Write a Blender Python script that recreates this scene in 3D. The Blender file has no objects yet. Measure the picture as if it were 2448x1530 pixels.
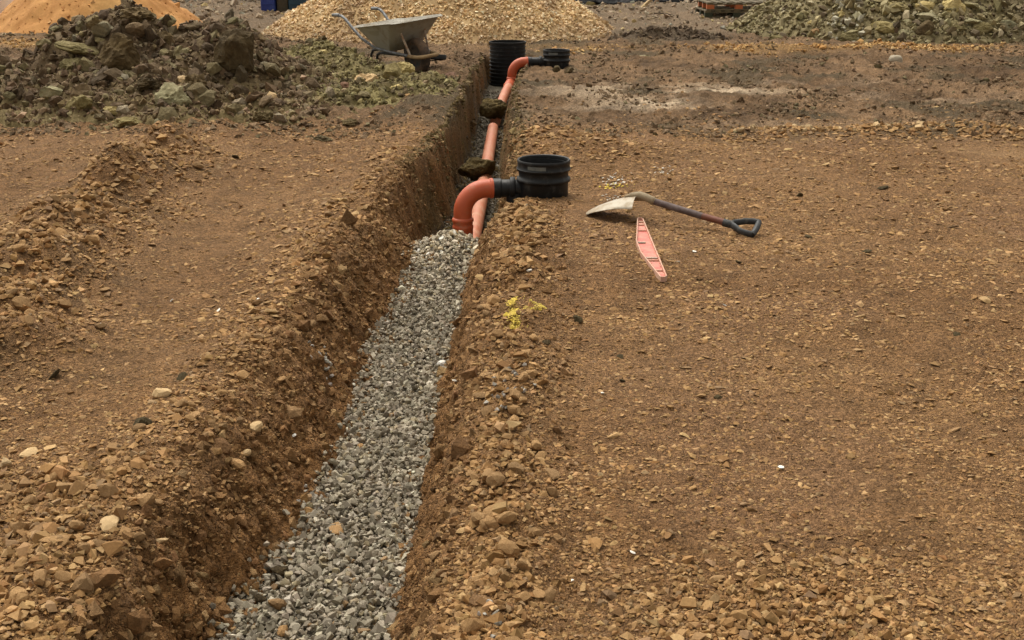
import bpy, bmesh, math, random
import numpy as np
from mathutils import Vector, Matrix, Euler, noise as mnoise

S = bpy.context.scene
COL = S.collection
rad = math.radians

# ------------------------------------------------------------------ camera
CAM_H = 1.5
PITCH = rad(18.1)
FOC = 2822.0 / 2448.0                       # focal length / frame width
cam = bpy.data.cameras.new('camera'); cam.sensor_width = 36; cam.lens = 36 * FOC
cam.clip_end = 5000; cam.clip_start = 0.05
camo = bpy.data.objects.new('camera', cam); COL.objects.link(camo)
camo.location = (0, 0, CAM_H); camo.rotation_euler = (rad(90) - PITCH, 0, 0)
S.camera = camo

# ------------------------------------------------------------------ overcast sky and sun
SUN_EL, SUN_AZ = rad(62), rad(-30)          # azimuth from +Y towards +X
w = bpy.data.worlds.new('World'); S.world = w; w.use_nodes = True
nt = w.node_tree; nt.nodes.clear()
sky = nt.nodes.new('ShaderNodeTexSky'); sky.sky_type = 'NISHITA'; sky.sun_disc = False
sky.sun_elevation = SUN_EL; sky.sun_rotation = SUN_AZ
sky.air_density = 1.0; sky.dust_density = 6.0; sky.ozone_density = 1.0
hs = nt.nodes.new('ShaderNodeHueSaturation'); hs.inputs['Saturation'].default_value = 0.06
bg = nt.nodes.new('ShaderNodeBackground'); bg.inputs['Strength'].default_value = 0.14
out = nt.nodes.new('ShaderNodeOutputWorld')
tint = nt.nodes.new('ShaderNodeMix'); tint.data_type = 'RGBA'; tint.blend_type = 'MULTIPLY'; tint.inputs[0].default_value = 1; tint.inputs[7].default_value = (1.0, .95, .86, 1)
nt.links.new(sky.outputs[0], hs.inputs['Color']); nt.links.new(hs.outputs[0], tint.inputs[6]); nt.links.new(tint.outputs[2], bg.inputs[0]); nt.links.new(bg.outputs[0], out.inputs[0])
sun = bpy.data.lights.new('sun', 'SUN'); sun.energy = .85; sun.angle = rad(50); sun.color = (1.0, 0.95, 0.87)
suno = bpy.data.objects.new('sun', sun); COL.objects.link(suno)
sd = Vector((math.sin(SUN_AZ) * math.cos(SUN_EL), math.cos(SUN_AZ) * math.cos(SUN_EL), math.sin(SUN_EL)))
suno.rotation_euler = sd.to_track_quat('Z', 'Y').to_euler(); suno.location = (0, 0, 20)
S.view_settings.view_transform = 'Standard'; S.view_settings.look = 'None'
S.view_settings.exposure = 0.62; S.view_settings.gamma = 1.0

# ------------------------------------------------------------------ survey helper: photo point -> place at distance y or on height z
KD = 2448.0 / 2419.0
def ray(u, v):
    u *= KD; v *= KD
    xc = (u - 1224) / 2822.0; yc = (765 - v) / 2822.0
    return (xc, math.cos(PITCH) + yc * math.sin(PITCH), -math.sin(PITCH) + yc * math.cos(PITCH))
def at_y(u, v, y):
    d = ray(u, v); t = y / d[1]
    return (d[0] * t, y, CAM_H + d[2] * t)
def on_z(u, v, z=0.0):
    d = ray(u, v); t = (z - CAM_H) / d[2]
    return (d[0] * t, d[1] * t, z)

# ------------------------------------------------------------------ noise in numpy
def _h(ix, iy, seed):
    a = (ix.astype(np.int64) * 374761393 + iy.astype(np.int64) * 668265263 + seed * 974634213) & 0xFFFFFFFF
    a = ((a ^ (a >> 13)) * 1274126177) & 0xFFFFFFFF
    a = ((a ^ (a >> 15)) * 2246822519) & 0xFFFFFFFF
    return (a ^ (a >> 16)) & 0xFFFFFFFF
def pn(x, y, seed=0):
    """gradient noise, about -1..1"""
    x = np.asarray(x, float); y = np.asarray(y, float)
    x0 = np.floor(x); y0 = np.floor(y); fx = x - x0; fy = y - y0
    ux = fx * fx * fx * (fx * (fx * 6 - 15) + 10); uy = fy * fy * fy * (fy * (fy * 6 - 15) + 10)
    def gr(dx, dy):
        a = _h(x0 + dx, y0 + dy, seed) * (2 * math.pi / 4294967296.0)
        return np.cos(a) * (fx - dx) + np.sin(a) * (fy - dy)
    n0 = gr(0, 0) * (1 - ux) + gr(1, 0) * ux
    n1 = gr(0, 1) * (1 - ux) + gr(1, 1) * ux
    return (n0 * (1 - uy) + n1 * uy) * 1.5
def fbm(x, y, seed=0, oct=4, gain=0.5):
    s = 0; a = 1.0; f = 1.0
    for i in range(oct):
        s = s + a * pn(x * f, y * f, seed + i * 17); a *= gain; f *= 2.03
    return s
def sstep(a, b, x):
    t = np.clip((x - a) / (b - a), 0, 1); return t * t * (3 - 2 * t)
def gauss(x, y, cx, cy, sx, sy):
    return np.exp(-(((x - cx) / sx) ** 2 + ((y - cy) / sy) ** 2))

# ------------------------------------------------------------------ terrain
TY = np.array([-30, 1.5, 2.3, 2.8, 3.35, 3.9, 4.5, 5.1, 5.5, 5.9, 6.3, 6.8, 7.4, 8.2, 9.0, 9.9, 11.4, 12.9, 14.2, 14.8, 15.2, 15.7])
LL = np.array([-1.08, -1.05, -1.00, -.97, -.93, -.91, -.90, -.88, -.86, -.82, -.79, -.77, -.75, -.69, -.63, -.54, -.49, -.46, -.41, -.38, -.36, -.33])
LB = np.array([-.84, -.84, -.82, -.78, -.68, -.615, -.615, -.635, -.60, -.555, -.555, -.58, -.56, -.50, -.43, -.42, -.41, -.395, -.36, -.33, -.32, -.29])
RB = np.array([-.34, -.34, -.34, -.33, -.325, -.315, -.312, -.29, -.27, -.255, -.235, -.20, -.17, -.17, -.15, -.14, -.14, -.07, .00, .10, .20, .22])
RL = np.array([-.18, -.18, -.178, -.166, -.16, -.145, -.125, -.115, -.105, -.09, -.075, -.03, -.03, .04, .06, .04, .03, .06, .12, .20, .27, .30])
FY = np.array([-30, 2, 4, 5.4, 6.0, 6.35, 6.62, 6.85, 7.15, 7.6, 9, 11, 13, 14.4, 15.3])
FZ = np.array([-.33, -.33, -.32, -.30, -.28, -.24, -.22, -.29, -.44, -.55, -.55, -.53, -.48, -.34, -.32])
TEND = 15.35
BERM = [(-1.95, 4.2), (-2.1, 5.0), (-2.3, 6.0), (-2.38, 6.9), (-2.42, 8.3)]

def seg_dist(x, y, pts):
    d = np.full(np.shape(x), 1e9)
    for (ax, ay), (bx, by) in zip(pts[:-1], pts[1:]):
        dx, dy = bx - ax, by - ay; L = dx * dx + dy * dy
        t = np.clip(((x - ax) * dx + (y - ay) * dy) / L, 0, 1)
        d = np.minimum(d, np.hypot(x - ax - t * dx, y - ay - t * dy))
    return d

def trench(x, y):
    """returns (depth factor 0..1, floor z, lateral lip positions)"""
    wob = 0.055 * pn(y * 1.9, y * 0 + 3.1, 5) + 0.040 * pn(y * 5.1, y * 0 + 1.7, 6) + .02 * pn(y * 13, x * 6, 9)
    wob2 = 0.028 * pn(y * 2.1, y * 0 + 7.3, 7) + 0.034 * pn(y * 6.3, y * 0 + 2.7, 8)
    ll = np.interp(y, TY, LL) + wob; lb = np.interp(y, TY, LB) + wob2
    rb = np.interp(y, TY, RB) + 0.5 * wob2; rl = np.interp(y, TY, RL) + 0.4 * wob
    fz = np.interp(y, FY, FZ)
    # bay at the side of the trench for the small chamber
    bay = np.exp(-((y - 7.12) / .24) ** 2); rl = rl + .16 * bay; rb = rb + .12 * bay
    bay2 = np.exp(-((y - 14.3) / .22) ** 2); rl = rl + .16 * bay2; rb = rb + .10 * bay2
    tl = np.clip((x - ll) / (lb - ll), 0, 1); tr = np.clip((rl - x) / (rl - rb), 0, 1)
    deep = sstep(6.6, 8.0, y)
    sh = lambda t: (1 - deep) * (0.55 * t ** 1.15 + 0.45 * t * t * (3 - 2 * t)) + deep * sstep(.08, .85, t)
    f = sh(tl) * sh(tr)
    f = f * (1 - sstep(TEND, TEND + .15, y))
    return f, fz, ll, lb, rb, rl

def Hbase(x, y):
    """ground level without trench"""
    h = 0.030 * fbm(x * .45, y * .45, 11, 3) + 0.012 * fbm(x * 2.3, y * 2.3, 21, 3)
    h = h * (1 - 0.5 * sstep(25, 60, y))
    ll = np.interp(y, TY, LL); rl = np.interp(y, TY, RL)
    near = 1 - sstep(6.0, 6.9, y)
    # loose bank on the right lip, lower one on the left lip
    h = h + .060 * near * np.exp(-((x - rl - .15) / .13) ** 2) * (1 + .8 * pn(y * 2.2, x * 3, 31) + .5 * pn(y * 7, x * 7, 34))
    h = h + .042 * np.exp(-((x - ll + .12) / .15) ** 2) * (1 + 1.1 * pn(y * 1.8, x * 3, 32) + .6 * pn(y * 6, x * 6, 35)) * (1 - sstep(8.5, 9.5, y))
    # berm beside the wheel track on the left
    bd = seg_dist(x, y, BERM)
    h = h + .19 * np.exp(-(bd / .27) ** 2) * np.clip(.75 + .8 * pn(x * 1.5, y * 1.3, 33) + .35 * pn(x * 5, y * 4, 36), .12, 1.5)
    h = h - .05 * np.exp(-((seg_dist(x + .62, y, BERM)) / .22) ** 2)
    h = h + .07 * gauss(x, y, -2.75, 5.4, .5, .6)
    h = h - .03 * np.exp(-((x + 1.45 + .08 * (y - 5)) / .35) ** 2) * sstep(3.5, 4.5, y) * (1 - sstep(8, 9, y))
    # spoil behind the small chamber, dip around it
    h = h + .13 * gauss(x, y, .22, 8.55, .36, .55) + .07 * gauss(x, y, .75, 8.5, .4, .4) - .05 * gauss(x, y, .45, 7.35, .2, .3)
    h = h + .04 * gauss(x, y, .3, 12.3, .3, .5)
    # left bank further along, where spoil spilled to the lip
    h = h + .07 * gauss(x, y, -.75, 10.6, .35, 1.2) + .10 * gauss(x, y, -.75, 13.4, .3, 1.0)
    # low ridges of the muddy yard
    mud = sstep(9.0, 9.9, y + .5 * pn(x * .6, y * .3, 40))
    h = h + mud * (.030 * fbm(x * 1.3, y * 1.0, 41, 4) + .02 * np.abs(pn(x * 3.1, y * 2.2, 44)))
    h = h + .035 * np.exp(-((y - 9.35 - .25 * pn(x * .7, 1.3 + 0 * x, 45)) / .22) ** 2) * sstep(1.2, 2.2, x)
    h = h + .06 * gauss(x, y, 3.4, 16.3, .6, .35) + .06 * gauss(x, y, 5.2, 16.5, 1.0, .35)
    h = h + .07 * gauss(x, y, 4.6, 14.95, .8, .18)
    # rubble strip beyond the heaps
    h = h + .10 * sstep(20, 25, y) * (.5 + .5 * fbm(x * .8, y * .8, 49, 3)) * (1 - sstep(30, 40, y))
    # far bank of rough land
    h = h + .8 * sstep(31, 45, y) * (1 + .3 * pn(x * .1, y * .1, 51))
    return h

def H(x, y, fine=True):
    x = np.asarray(x, float); y = np.asarray(y, float)
    f, fz, ll, lb, rb, rl = trench(x, y)
    hb = Hbase(x, y)
    z = hb * (1 - f) + fz * f
    # gravel tipped up round the bend
    mnd = gauss(x, y, -.36, 6.62, .15, .30)
    z = np.where(f > .6, z + .085 * mnd, z)
    wall = 4 * f * (1 - f)
    if fine:
        z = z + (.006 * fbm(x * 11, y * 11, 61, 3) + .0035 * fbm(x * 47, y * 47, 64, 2)) * (1 - .6 * f)
        dp = 1 - .45 * sstep(6.6, 8.2, y)
        z = z + wall * dp * (.026 * fbm(x * 9, y * 6, 66, 4) + .012 * pn(x * 33, y * 33, 71))
        z = z - wall * dp * .03 * sstep(.25, .6, pn(x * 4.0, y * 2.2, 73))
        md = sstep(9.2, 10.5, y) * (1 - f)
        z = z + md * (.026 * fbm(x * 6, y * 5, 75, 4, .68) + .022 * np.maximum(0, pn(x * 2.3, y * 1.6, 77)) * np.abs(pn(x * 12, y * 9, 78)))
    return z

def on_ground(u, v, dz=0.0):
    z = 0.0
    for _ in range(8):
        p = on_z(u, v, z + dz); z = .5 * z + .5 * float(H(np.array([p[0]]), np.array([p[1]]))[0])
    return on_z(u, v, z + dz)
def lerp(a, b, t):
    return a + (b - a) * t[..., None]
C = lambda *v: np.array(v, float)
PMARK = [((-.010, 4.74), (-.004, 4.66)), ((-.002, 4.64), (.002, 4.52)), ((.002, 4.50), (.008, 4.40)), ((.006, 4.38), (.012, 4.29)),
         ((.075, 4.61), (.118, 4.575)), ((.118, 4.575), (.128, 4.53)), ((.128, 4.53), (.105, 4.475)), ((.105, 4.475), (.05, 4.43))]
def pmask(x, y):
    d = np.full(np.shape(x), 9.0)
    for k, sgm in enumerate(PMARK):
        d = np.minimum(d, seg_dist(x, y, list(sgm)) / (.020 if 0 < k < 4 else .009))
    return d
def ground_color(x, y):
    f, fz, ll, lb, rb, rl = trench(x, y)
    n1 = .5 + .5 * fbm(x * .9, y * .9, 101, 4); n2 = .5 + .5 * fbm(x * 6, y * 6, 105, 3)
    n1 = np.clip(n1, 0, 1); n2 = np.clip(n2, 0, 1)
    c = lerp(np.broadcast_to(C(0.210, 0.111, 0.045), x.shape + (3,)), C(0.295, 0.168, 0.076), n1)
    c = c * (0.78 + .42 * n2)[..., None]
    # pinkish trodden patches
    pk = sstep(.55, .8, .5 + .5 * fbm(x * .7 + 3, y * .7, 111, 3)) * sstep(0.1, .6, x)
    c = lerp(c, C(0.270, 0.153, 0.079), .5 * pk)
    dampb = np.exp(-(seg_dist(x, y, BERM) / .45) ** 2) * sstep(.35, .7, np.clip(.5 + .7 * fbm(x * 2.2, y * 2.2, 113, 3), 0, 1))
    c = lerp(c, C(.145, .085, .036), .75 * dampb)
    # dry pale wheel track far right
    tr = np.exp(-((y - 8.3 + .25 * (x - 3.6)) / .35) ** 2) * sstep(1.8, 3.0, x) * sstep(.3, .6, n1)
    c = lerp(c, C(0.420, 0.265, 0.133), .55 * tr)
    # muddy grey-brown yard
    edge = 9.75 + .5 * pn(x * .6, y * .3, 40) - .5 * sstep(1.0, 2.0, x) + .5 * sstep(-.3, -1.2, x)
    mud = sstep(edge - .35, edge + .35, y)
    m1 = np.clip(.5 + .6 * fbm(x * .8, y * .55, 121, 4), 0, 1)
    mc = lerp(np.broadcast_to(C(0.130, 0.077, 0.038), x.shape + (3,)), C(0.235, 0.147, 0.079), m1)
    ch = sstep(.50, .85, .5 + .55 * fbm(x * .55, y * .9, 131, 4)) * gauss(x, y, 2.0, 11.6, 1.9, 1.3)
    ch = np.maximum(ch, gauss(x, y, 1.33, 11.05, .33, .33) * sstep(.2, .6, n2) * 1.3)
    ch = np.maximum(ch, gauss(x, y, 2.05, 11.9, .7, .16) * 1.1)
    ch = np.maximum(ch, .5 * gauss(x, y, -5.3, 14.2, 1.0, .7))
    mc = lerp(mc, C(0.500, 0.391, 0.275), np.clip(ch, 0, 1))
    n3 = np.clip(.5 + .75 * fbm(x * 2.6, y * 1.7, 123, 4, .6), 0, 1); n4 = np.clip(.5 + .8 * fbm(x * 11, y * 8, 127, 3, .6), 0, 1)
    mc = mc * (.66 + .55 * n3 + .45 * n4)[..., None]
    mc = lerp(mc, C(0.100, 0.076, 0.041), .75 * sstep(.62, .80, np.clip(.5 + .7 * fbm(x * .9 + 5, y * .7, 129, 4), 0, 1)))
    c = lerp(c, mc, mud)
    # orange stony strips in front of the heaps
    og = np.maximum(gauss(x, y, 3.45, 16.3, .75, .35), gauss(x, y, 5.3, 16.6, 1.3, .40))
    og = np.maximum(og, .4 * gauss(x, y, .8, 16.8, 1.4, .35)); og = np.maximum(og, .9 * gauss(x, y, -7.5, 17.4, 1.8, .8))
    c = lerp(c, C(.42, .25, .095), np.clip(og * (1.2 * n2 + .2), 0, .9))
    rub = sstep(18.2, 20, y)
    c = lerp(c, C(.24, .18, .12) * 1.0, .7 * rub)
    c = lerp(c, C(.055, .05, .03), sstep(26, 29, y) * .8)
    # trench walls: red-brown subsoil near, olive clay further on
    wall = np.clip(f * 3.0, 0, 1) * (1 - sstep(.93, .99, f))
    clay = sstep(6.8, 8.6, y) * sstep(.15, .5, f) * np.clip(.55 + .7 * pn(x * 1.0, y * 1.4, 141), .1, 1)
    wc = lerp(np.broadcast_to(C(0.281, 0.147, 0.056), x.shape + (3,)), C(0.212, 0.152, 0.063), clay)
    wc = wc * (.7 + .5 * n2)[..., None]
    c = lerp(c, wc, .9 * wall)
    c = lerp(c, C(.15, .13, .098) * 1.0, sstep(.90, .985, f))
    pm = np.where((y > 4.1) & (y < 4.9) & (np.abs(x) < .3), pmask(x, y), 9.0)
    c = lerp(c, C(.58, .44, .06), .75 * (1 - sstep(.6, 1.15, pm)) * np.clip(.6 + pn(x * 30, y * 30, 145), 0, 1))
    return np.clip(c, 0, 1)

# ------------------------------------------------------------------ materials
def mat_new(name):
    m = bpy.data.materials.new(name); m.use_nodes = True
    n = m.node_tree; b = n.nodes['Principled BSDF']
    return m, n, b
def nd(n, t, **kw):
    x = n.nodes.new(t)
    for k, v in kw.items(): setattr(x, k, v)
    return x
def noise_node(n, scale, detail=4, rough=.6, coord='Object'):
    tc = nd(n, 'ShaderNodeTexCoord'); no = nd(n, 'ShaderNodeTexNoise')
    no.inputs['Scale'].default_value = scale; no.inputs['Detail'].default_value = detail; no.inputs['Roughness'].default_value = rough
    n.links.new(tc.outputs[coord], no.inputs['Vector']); return no
def ramp(n, src, p0, p1, c0, c1):
    r = nd(n, 'ShaderNodeValToRGB'); r.color_ramp.elements[0].position = p0; r.color_ramp.elements[1].position = p1
    r.color_ramp.elements[0].color = tuple(c0) + (1,); r.color_ramp.elements[1].color = tuple(c1) + (1,)
    n.links.new(src, r.inputs[0]); return r
def mixc(n, fac, a, b, mode='MIX'):
    m = nd(n, 'ShaderNodeMix', data_type='RGBA', blend_type=mode)
    for s, i in ((fac, 0), (a, 6), (b, 7)):
        if hasattr(s, 'is_linked'): n.links.new(s, m.inputs[i])
        elif isinstance(s, (int, float)): m.inputs[i].default_value = s
        else: m.inputs[i].default_value = tuple(s) + (1,)
    return m.outputs[2]
def bump(n, b, src, strength, dist, prev=None):
    bp = nd(n, 'ShaderNodeBump'); bp.inputs['Strength'].default_value = strength; bp.inputs['Distance'].default_value = dist
    n.links.new(src, bp.inputs['Height'])
    if prev: n.links.new(prev.outputs[0], bp.inputs['Normal'])
    n.links.new(bp.outputs[0], b.inputs['Normal']); return bp

def mat_vcol(name, lo, hi, nscale, rough=.9, bs=.6, bd=.01, bscale=60, spec=.25, rnd=False):
    """colour from the 'Col' attribute, broken up by fine grain"""
    m, n, b = mat_new(name)
    a = nd(n, 'ShaderNodeAttribute', attribute_name='Col')
    no = noise_node(n, nscale, 5, .65)
    r = ramp(n, no.outputs[0], .28, .72, (lo,) * 3, (hi,) * 3)
    n.links.new(mixc(n, 1.0, a.outputs['Color'], r.outputs[0], 'MULTIPLY'), b.inputs['Base Color'])
    b.inputs['Roughness'].default_value = rough; b.inputs['Specular IOR Level'].default_value = spec
    bump(n, b, noise_node(n, bscale, 6, .7).outputs[0], bs, bd)
    return m
M = {}
M['earth'] = mat_vcol('earth', .62, 1.3, 95, .92, .9, .012, 120)
_n = M['earth'].node_tree; _b = _n.nodes['Principled BSDF']
_tc = nd(_n, 'ShaderNodeTexCoord'); _wp = noise_node(_n, 30, 2); _mx = nd(_n, 'ShaderNodeVectorMath', operation='MULTIPLY_ADD')
_mx.inputs[1].default_value = (.02, .02, .02); _n.links.new(_wp.outputs[1], _mx.inputs[0]); _n.links.new(_tc.outputs['Object'], _mx.inputs[2])
_vo = nd(_n, 'ShaderNodeTexVoronoi'); _vo.inputs['Scale'].default_value = 85; _n.links.new(_mx.outputs[0], _vo.inputs['Vector'])
_sp = nd(_n, 'ShaderNodeSeparateColor'); _n.links.new(_vo.outputs['Color'], _sp.inputs[0])
_cr = ramp(_n, _sp.outputs[0], 0, 1, (.70, .67, .62), (1.34, 1.32, 1.27))
_src = _b.inputs['Base Color'].links[0].from_socket
_n.links.new(mixc(_n, 1.0, _src, _cr.outputs[0], 'MULTIPLY'), _b.inputs['Base Color'])
_iv = nd(_n, 'ShaderNodeMath', operation='SUBTRACT'); _iv.inputs[0].default_value = 1; _n.links.new(_vo.outputs['Distance'], _iv.inputs[1])
_prev = [x for x in _n.nodes if x.type == 'BUMP'][0]
_b1 = bump(_n, _b, _iv.outputs[0], 1.0, .013, _prev)
_v2 = nd(_n, 'ShaderNodeTexVoronoi'); _v2.inputs['Scale'].default_value = 190; _n.links.new(_mx.outputs[0], _v2.inputs['Vector'])
_i2 = nd(_n, 'ShaderNodeMath', operation='SUBTRACT'); _i2.inputs[0].default_value = 1; _n.links.new(_v2.outputs['Distance'], _i2.inputs[1])
bump(_n, _b, _i2.outputs[0], .9, .008, _b1)
M['stone'] = mat_vcol('stone', .8, 1.18, 160, .85, .35, .004, 220)
M['gravel'] = mat_vcol('gravel', .82, 1.15, 220, .8, .25, .003, 260)
M['clod'] = mat_vcol('clod', .62, 1.3, 38, .95, .9, .02, 42)
M['pile_stone'] = mat_vcol('pile_stone', .8, 1.2, 45, .88, .4, .01, 60)
M['sand'] = mat_vcol('sand', .85, 1.12, 30, .95, .4, .02, 40)
M['paint'] = mat_vcol('paint', .8, 1.1, 150, .7, .2, .003, 200)

def mat_rock(name, cols, scale=9, rough=.9, bs=.8, bd=.02):
    """solid stone with two-tone mottling; a per-object shift keeps copies apart"""
    m, n, b = mat_new(name)
    tc = nd(n, 'ShaderNodeTexCoord'); oi = nd(n, 'ShaderNodeObjectInfo')
    ad = nd(n, 'ShaderNodeVectorMath', operation='ADD'); mu = nd(n, 'ShaderNodeMath', operation='MULTIPLY'); mu.inputs[1].default_value = 37
    n.links.new(oi.outputs['Random'], mu.inputs[0]); n.links.new(tc.outputs['Object'], ad.inputs[0]); n.links.new(mu.outputs[0], ad.inputs[1])
    no = nd(n, 'ShaderNodeTexNoise'); no.inputs['Scale'].default_value = scale; no.inputs['Detail'].default_value = 7; no.inputs['Roughness'].default_value = .68
    n.links.new(ad.outputs[0], no.inputs['Vector'])
    r = nd(n, 'ShaderNodeValToRGB')
    el = r.color_ramp.elements
    el[0].position = .32; el[0].color = tuple(cols[0]) + (1,); el[1].position = .68; el[1].color = tuple(cols[-1]) + (1,)
    if len(cols) == 3:
        e = el.new(.5); e.color = tuple(cols[1]) + (1,)
    n.links.new(no.outputs[0], r.inputs[0])
    r2 = ramp(n, oi.outputs['Random'], 0, 1, (.72, .72, .72), (1.25, 1.22, 1.15))
    n.links.new(mixc(n, 1.0, r.outputs[0], r2.outputs[0], 'MULTIPLY'), b.inputs['Base Color'])
    b.inputs['Roughness'].default_value = rough; b.inputs['Specular IOR Level'].default_value = .2
    n2 = nd(n, 'ShaderNodeTexNoise'); n2.inputs['Scale'].default_value = scale * 4; n2.inputs['Detail'].default_value = 8; n2.inputs['Roughness'].default_value = .75
    n.links.new(ad.outputs[0], n2.inputs['Vector'])
    bump(n, b, n2.outputs[0], bs, bd)
    return m
M['tan_stone'] = mat_rock('tan_stone', [(0.194, 0.109, 0.046), (0.310, 0.187, 0.084), (0.407, 0.264, 0.134)], 22, .88, .5, .006)
M['pale_stone'] = mat_rock('pale_stone', [(0.407, 0.282, 0.143), (0.533, 0.391, 0.227)], 20, .85, .4, .006)
M['white_chip'] = mat_rock('white_chip', [(.62, .60, .55), (.82, .80, .76)], 20, .7, .3, .004)
M['dark_clod'] = mat_rock('dark_clod', [(.09, .07, .034), (.14, .105, .05), (.19, .145, .075)], 16, .95, 1, .02)
M['olive_rock'] = mat_rock('olive_rock', [(0.116, 0.090, 0.035), (0.220, 0.179, 0.077), (0.347, 0.288, 0.151)], 7, .92, .8, .03)
M['yellow_rock'] = mat_rock('yellow_rock', [(0.253, 0.196, 0.080), (0.416, 0.334, 0.151), (0.508, 0.416, 0.208)], 7, .9, .6, .02)
M['brown_rock'] = mat_rock('brown_rock', [(0.075, 0.051, 0.023), (0.144, 0.101, 0.048), (0.231, 0.167, 0.080)], 6, .95, 1, .04)
M['grey_rock'] = mat_rock('grey_rock', [(0.173, 0.162, 0.092), (0.277, 0.253, 0.151), (0.393, 0.347, 0.231)], 6, .9, .7, .03)
M['concrete'] = mat_rock('concrete', [(0.393, 0.334, 0.242), (0.530, 0.462, 0.358)], 9, .9, .4, .01)
M['red_rock'] = mat_rock('red_rock', [(0.116, 0.064, 0.041), (0.208, 0.116, 0.075)], 8, .9, .6, .02)
M['trench_clod'] = mat_rock('trench_clod', [(0.052, 0.037, 0.014), (0.116, 0.085, 0.035), (0.196, 0.144, 0.057)], 13, .95, 1, .02)

def mat_dirty(name, base, dirt, rough, amount=.5, scale=9, metal=0.0, dscale=None, bs=.15, spec=.5):
    m, n, b = mat_new(name)
    no = noise_node(n, scale, 7, .7)
    r = ramp(n, no.outputs[0], .62 - amount * .35, .80 - amount * .25, (0, 0, 0), (1, 1, 1))
    n.links.new(mixc(n, r.outputs[0], base, dirt), b.inputs['Base Color'])
    rr = ramp(n, no.outputs[0], .35, .75, (rough,) * 3, (min(1, rough + .4),) * 3)
    n.links.new(rr.outputs[0], b.inputs['Roughness'])
    b.inputs['Metallic'].default_value = metal; b.inputs['Specular IOR Level'].default_value = spec
    bump(n, b, noise_node(n, (dscale or scale * 5), 4, .6).outputs[0], bs, .003)
    return m
M['black_plastic'] = mat_dirty('black_plastic', (.009, .0095, .010), (.07, .064, .055), .4, .2, 14, spec=.32)
M['black_plastic_dusty'] = mat_dirty('black_plastic_dusty', (.007, .0075, .008), (.065, .062, .055), .38, .24, 14, spec=.32)
M['terracotta_plastic'] = mat_dirty('terracotta_plastic', (.47, .086, .028), (.40, .17, .09), .36, .24, 16)
M['terracotta_pipe'] = mat_dirty('terracotta_pipe', (.50, .165, .085), (.55, .30, .19), .42, .5, 9)
M['galvanised'] = mat_dirty('galvanised', (.34, .32, .27), (.22, .165, .10), .6, .38, 6, .1)
M['rusty_strut'] = mat_dirty('rusty_strut', (.58, .50, .40), (.26, .10, .03), .75, .6, 14)
M['mud_bar'] = mat_dirty('mud_bar', (.36, .25, .13), (.24, .15, .07), .9, .6, 18, bs=.6)
M['frame_black'] = mat_dirty('frame_black', (.018, .018, .02), (.10, .075, .05), .5, .3, 16)
M['tube_steel'] = mat_dirty('tube_steel', (.20, .21, .22), (.10, .085, .075), .5, .5, 20, .3)
M['tyre'] = mat_dirty('tyre', (.022, .02, .018), (.16, .10, .06), .85, .75, 8, bs=.5)
M['wheel_rim'] = mat_dirty('wheel_rim', (.05, .05, .05), (.16, .11, .07), .7, .6, 14)
M['shovel_steel'] = mat_dirty('shovel_steel', (.40, .355, .28), (.30, .22, .13), .5, .5, 14, .2)
M['shovel_socket'] = mat_dirty('shovel_socket', (.30, .24, .15), (.20, .14, .08), .7, .5, 18)
M['shaft_wood'] = mat_dirty('shaft_wood', (.17, .055, .030), (.13, .085, .07), .6, .6, 10)
M['shaft_worn'] = mat_dirty('shaft_worn', (.085, .055, .05), (.17, .13, .12), .6, .5, 16)
M['handle_black'] = mat_dirty('handle_black', (.022, .024, .026), (.13, .12, .10), .5, .35, 22)
M['level_red'] = mat_dirty('level_red', (.56, .14, .11), (.56, .29, .22), .55, .62, 16, bs=.2)
M['level_frame'] = mat_dirty('level_frame', (.56, .27, .19), (.52, .36, .26), .65, .65, 18, bs=.2)
M['vial_grey'] = mat_dirty('vial_grey', (.33, .31, .25), (.45, .36, .27), .4, .5, 30)
M['blue_plastic'] = mat_dirty('blue_plastic', (.008, .028, .20), (.05, .085, .27), .4, .35, 4)
M['teal_plastic'] = mat_dirty('teal_plastic', (.012, .045, .075), (.03, .07, .10), .45, .4, 4)
M['brown_board'] = mat_dirty('brown_board', (.085, .068, .042), (.05, .042, .03), .85, .5, 6)
M['white_bag'] = mat_dirty('white_bag', (.72, .72, .73), (.55, .53, .50), .8, .3, 5, bs=.5)
M['pallet_wood'] = mat_dirty('pallet_wood', (.13, .10, .055), (.07, .06, .035), .9, .5, 9)
M['pallet_orange'] = mat_dirty('pallet_orange', (.46, .13, .045), (.30, .11, .05), .85, .45, 9)
M['pallet_green'] = mat_dirty('pallet_green', (.035, .042, .022), (.06, .055, .035), .9, .5, 9)
M['black_sheet'] = mat_dirty('black_sheet', (.008, .008, .009), (.02, .02, .02), .6, .4, 3, spec=.15)
M['twig'] = mat_dirty('twig', (.10, .070, .045), (.05, .035, .022), .9, .5, 8)
M['timber'] = mat_dirty('timber', (.42, .30, .15), (.30, .2, .1), .85, .5, 10)
M['label_grey'] = mat_dirty('label_grey', (.09, .10, .095), (.17, .17, .15), .6, .5, 40)

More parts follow.
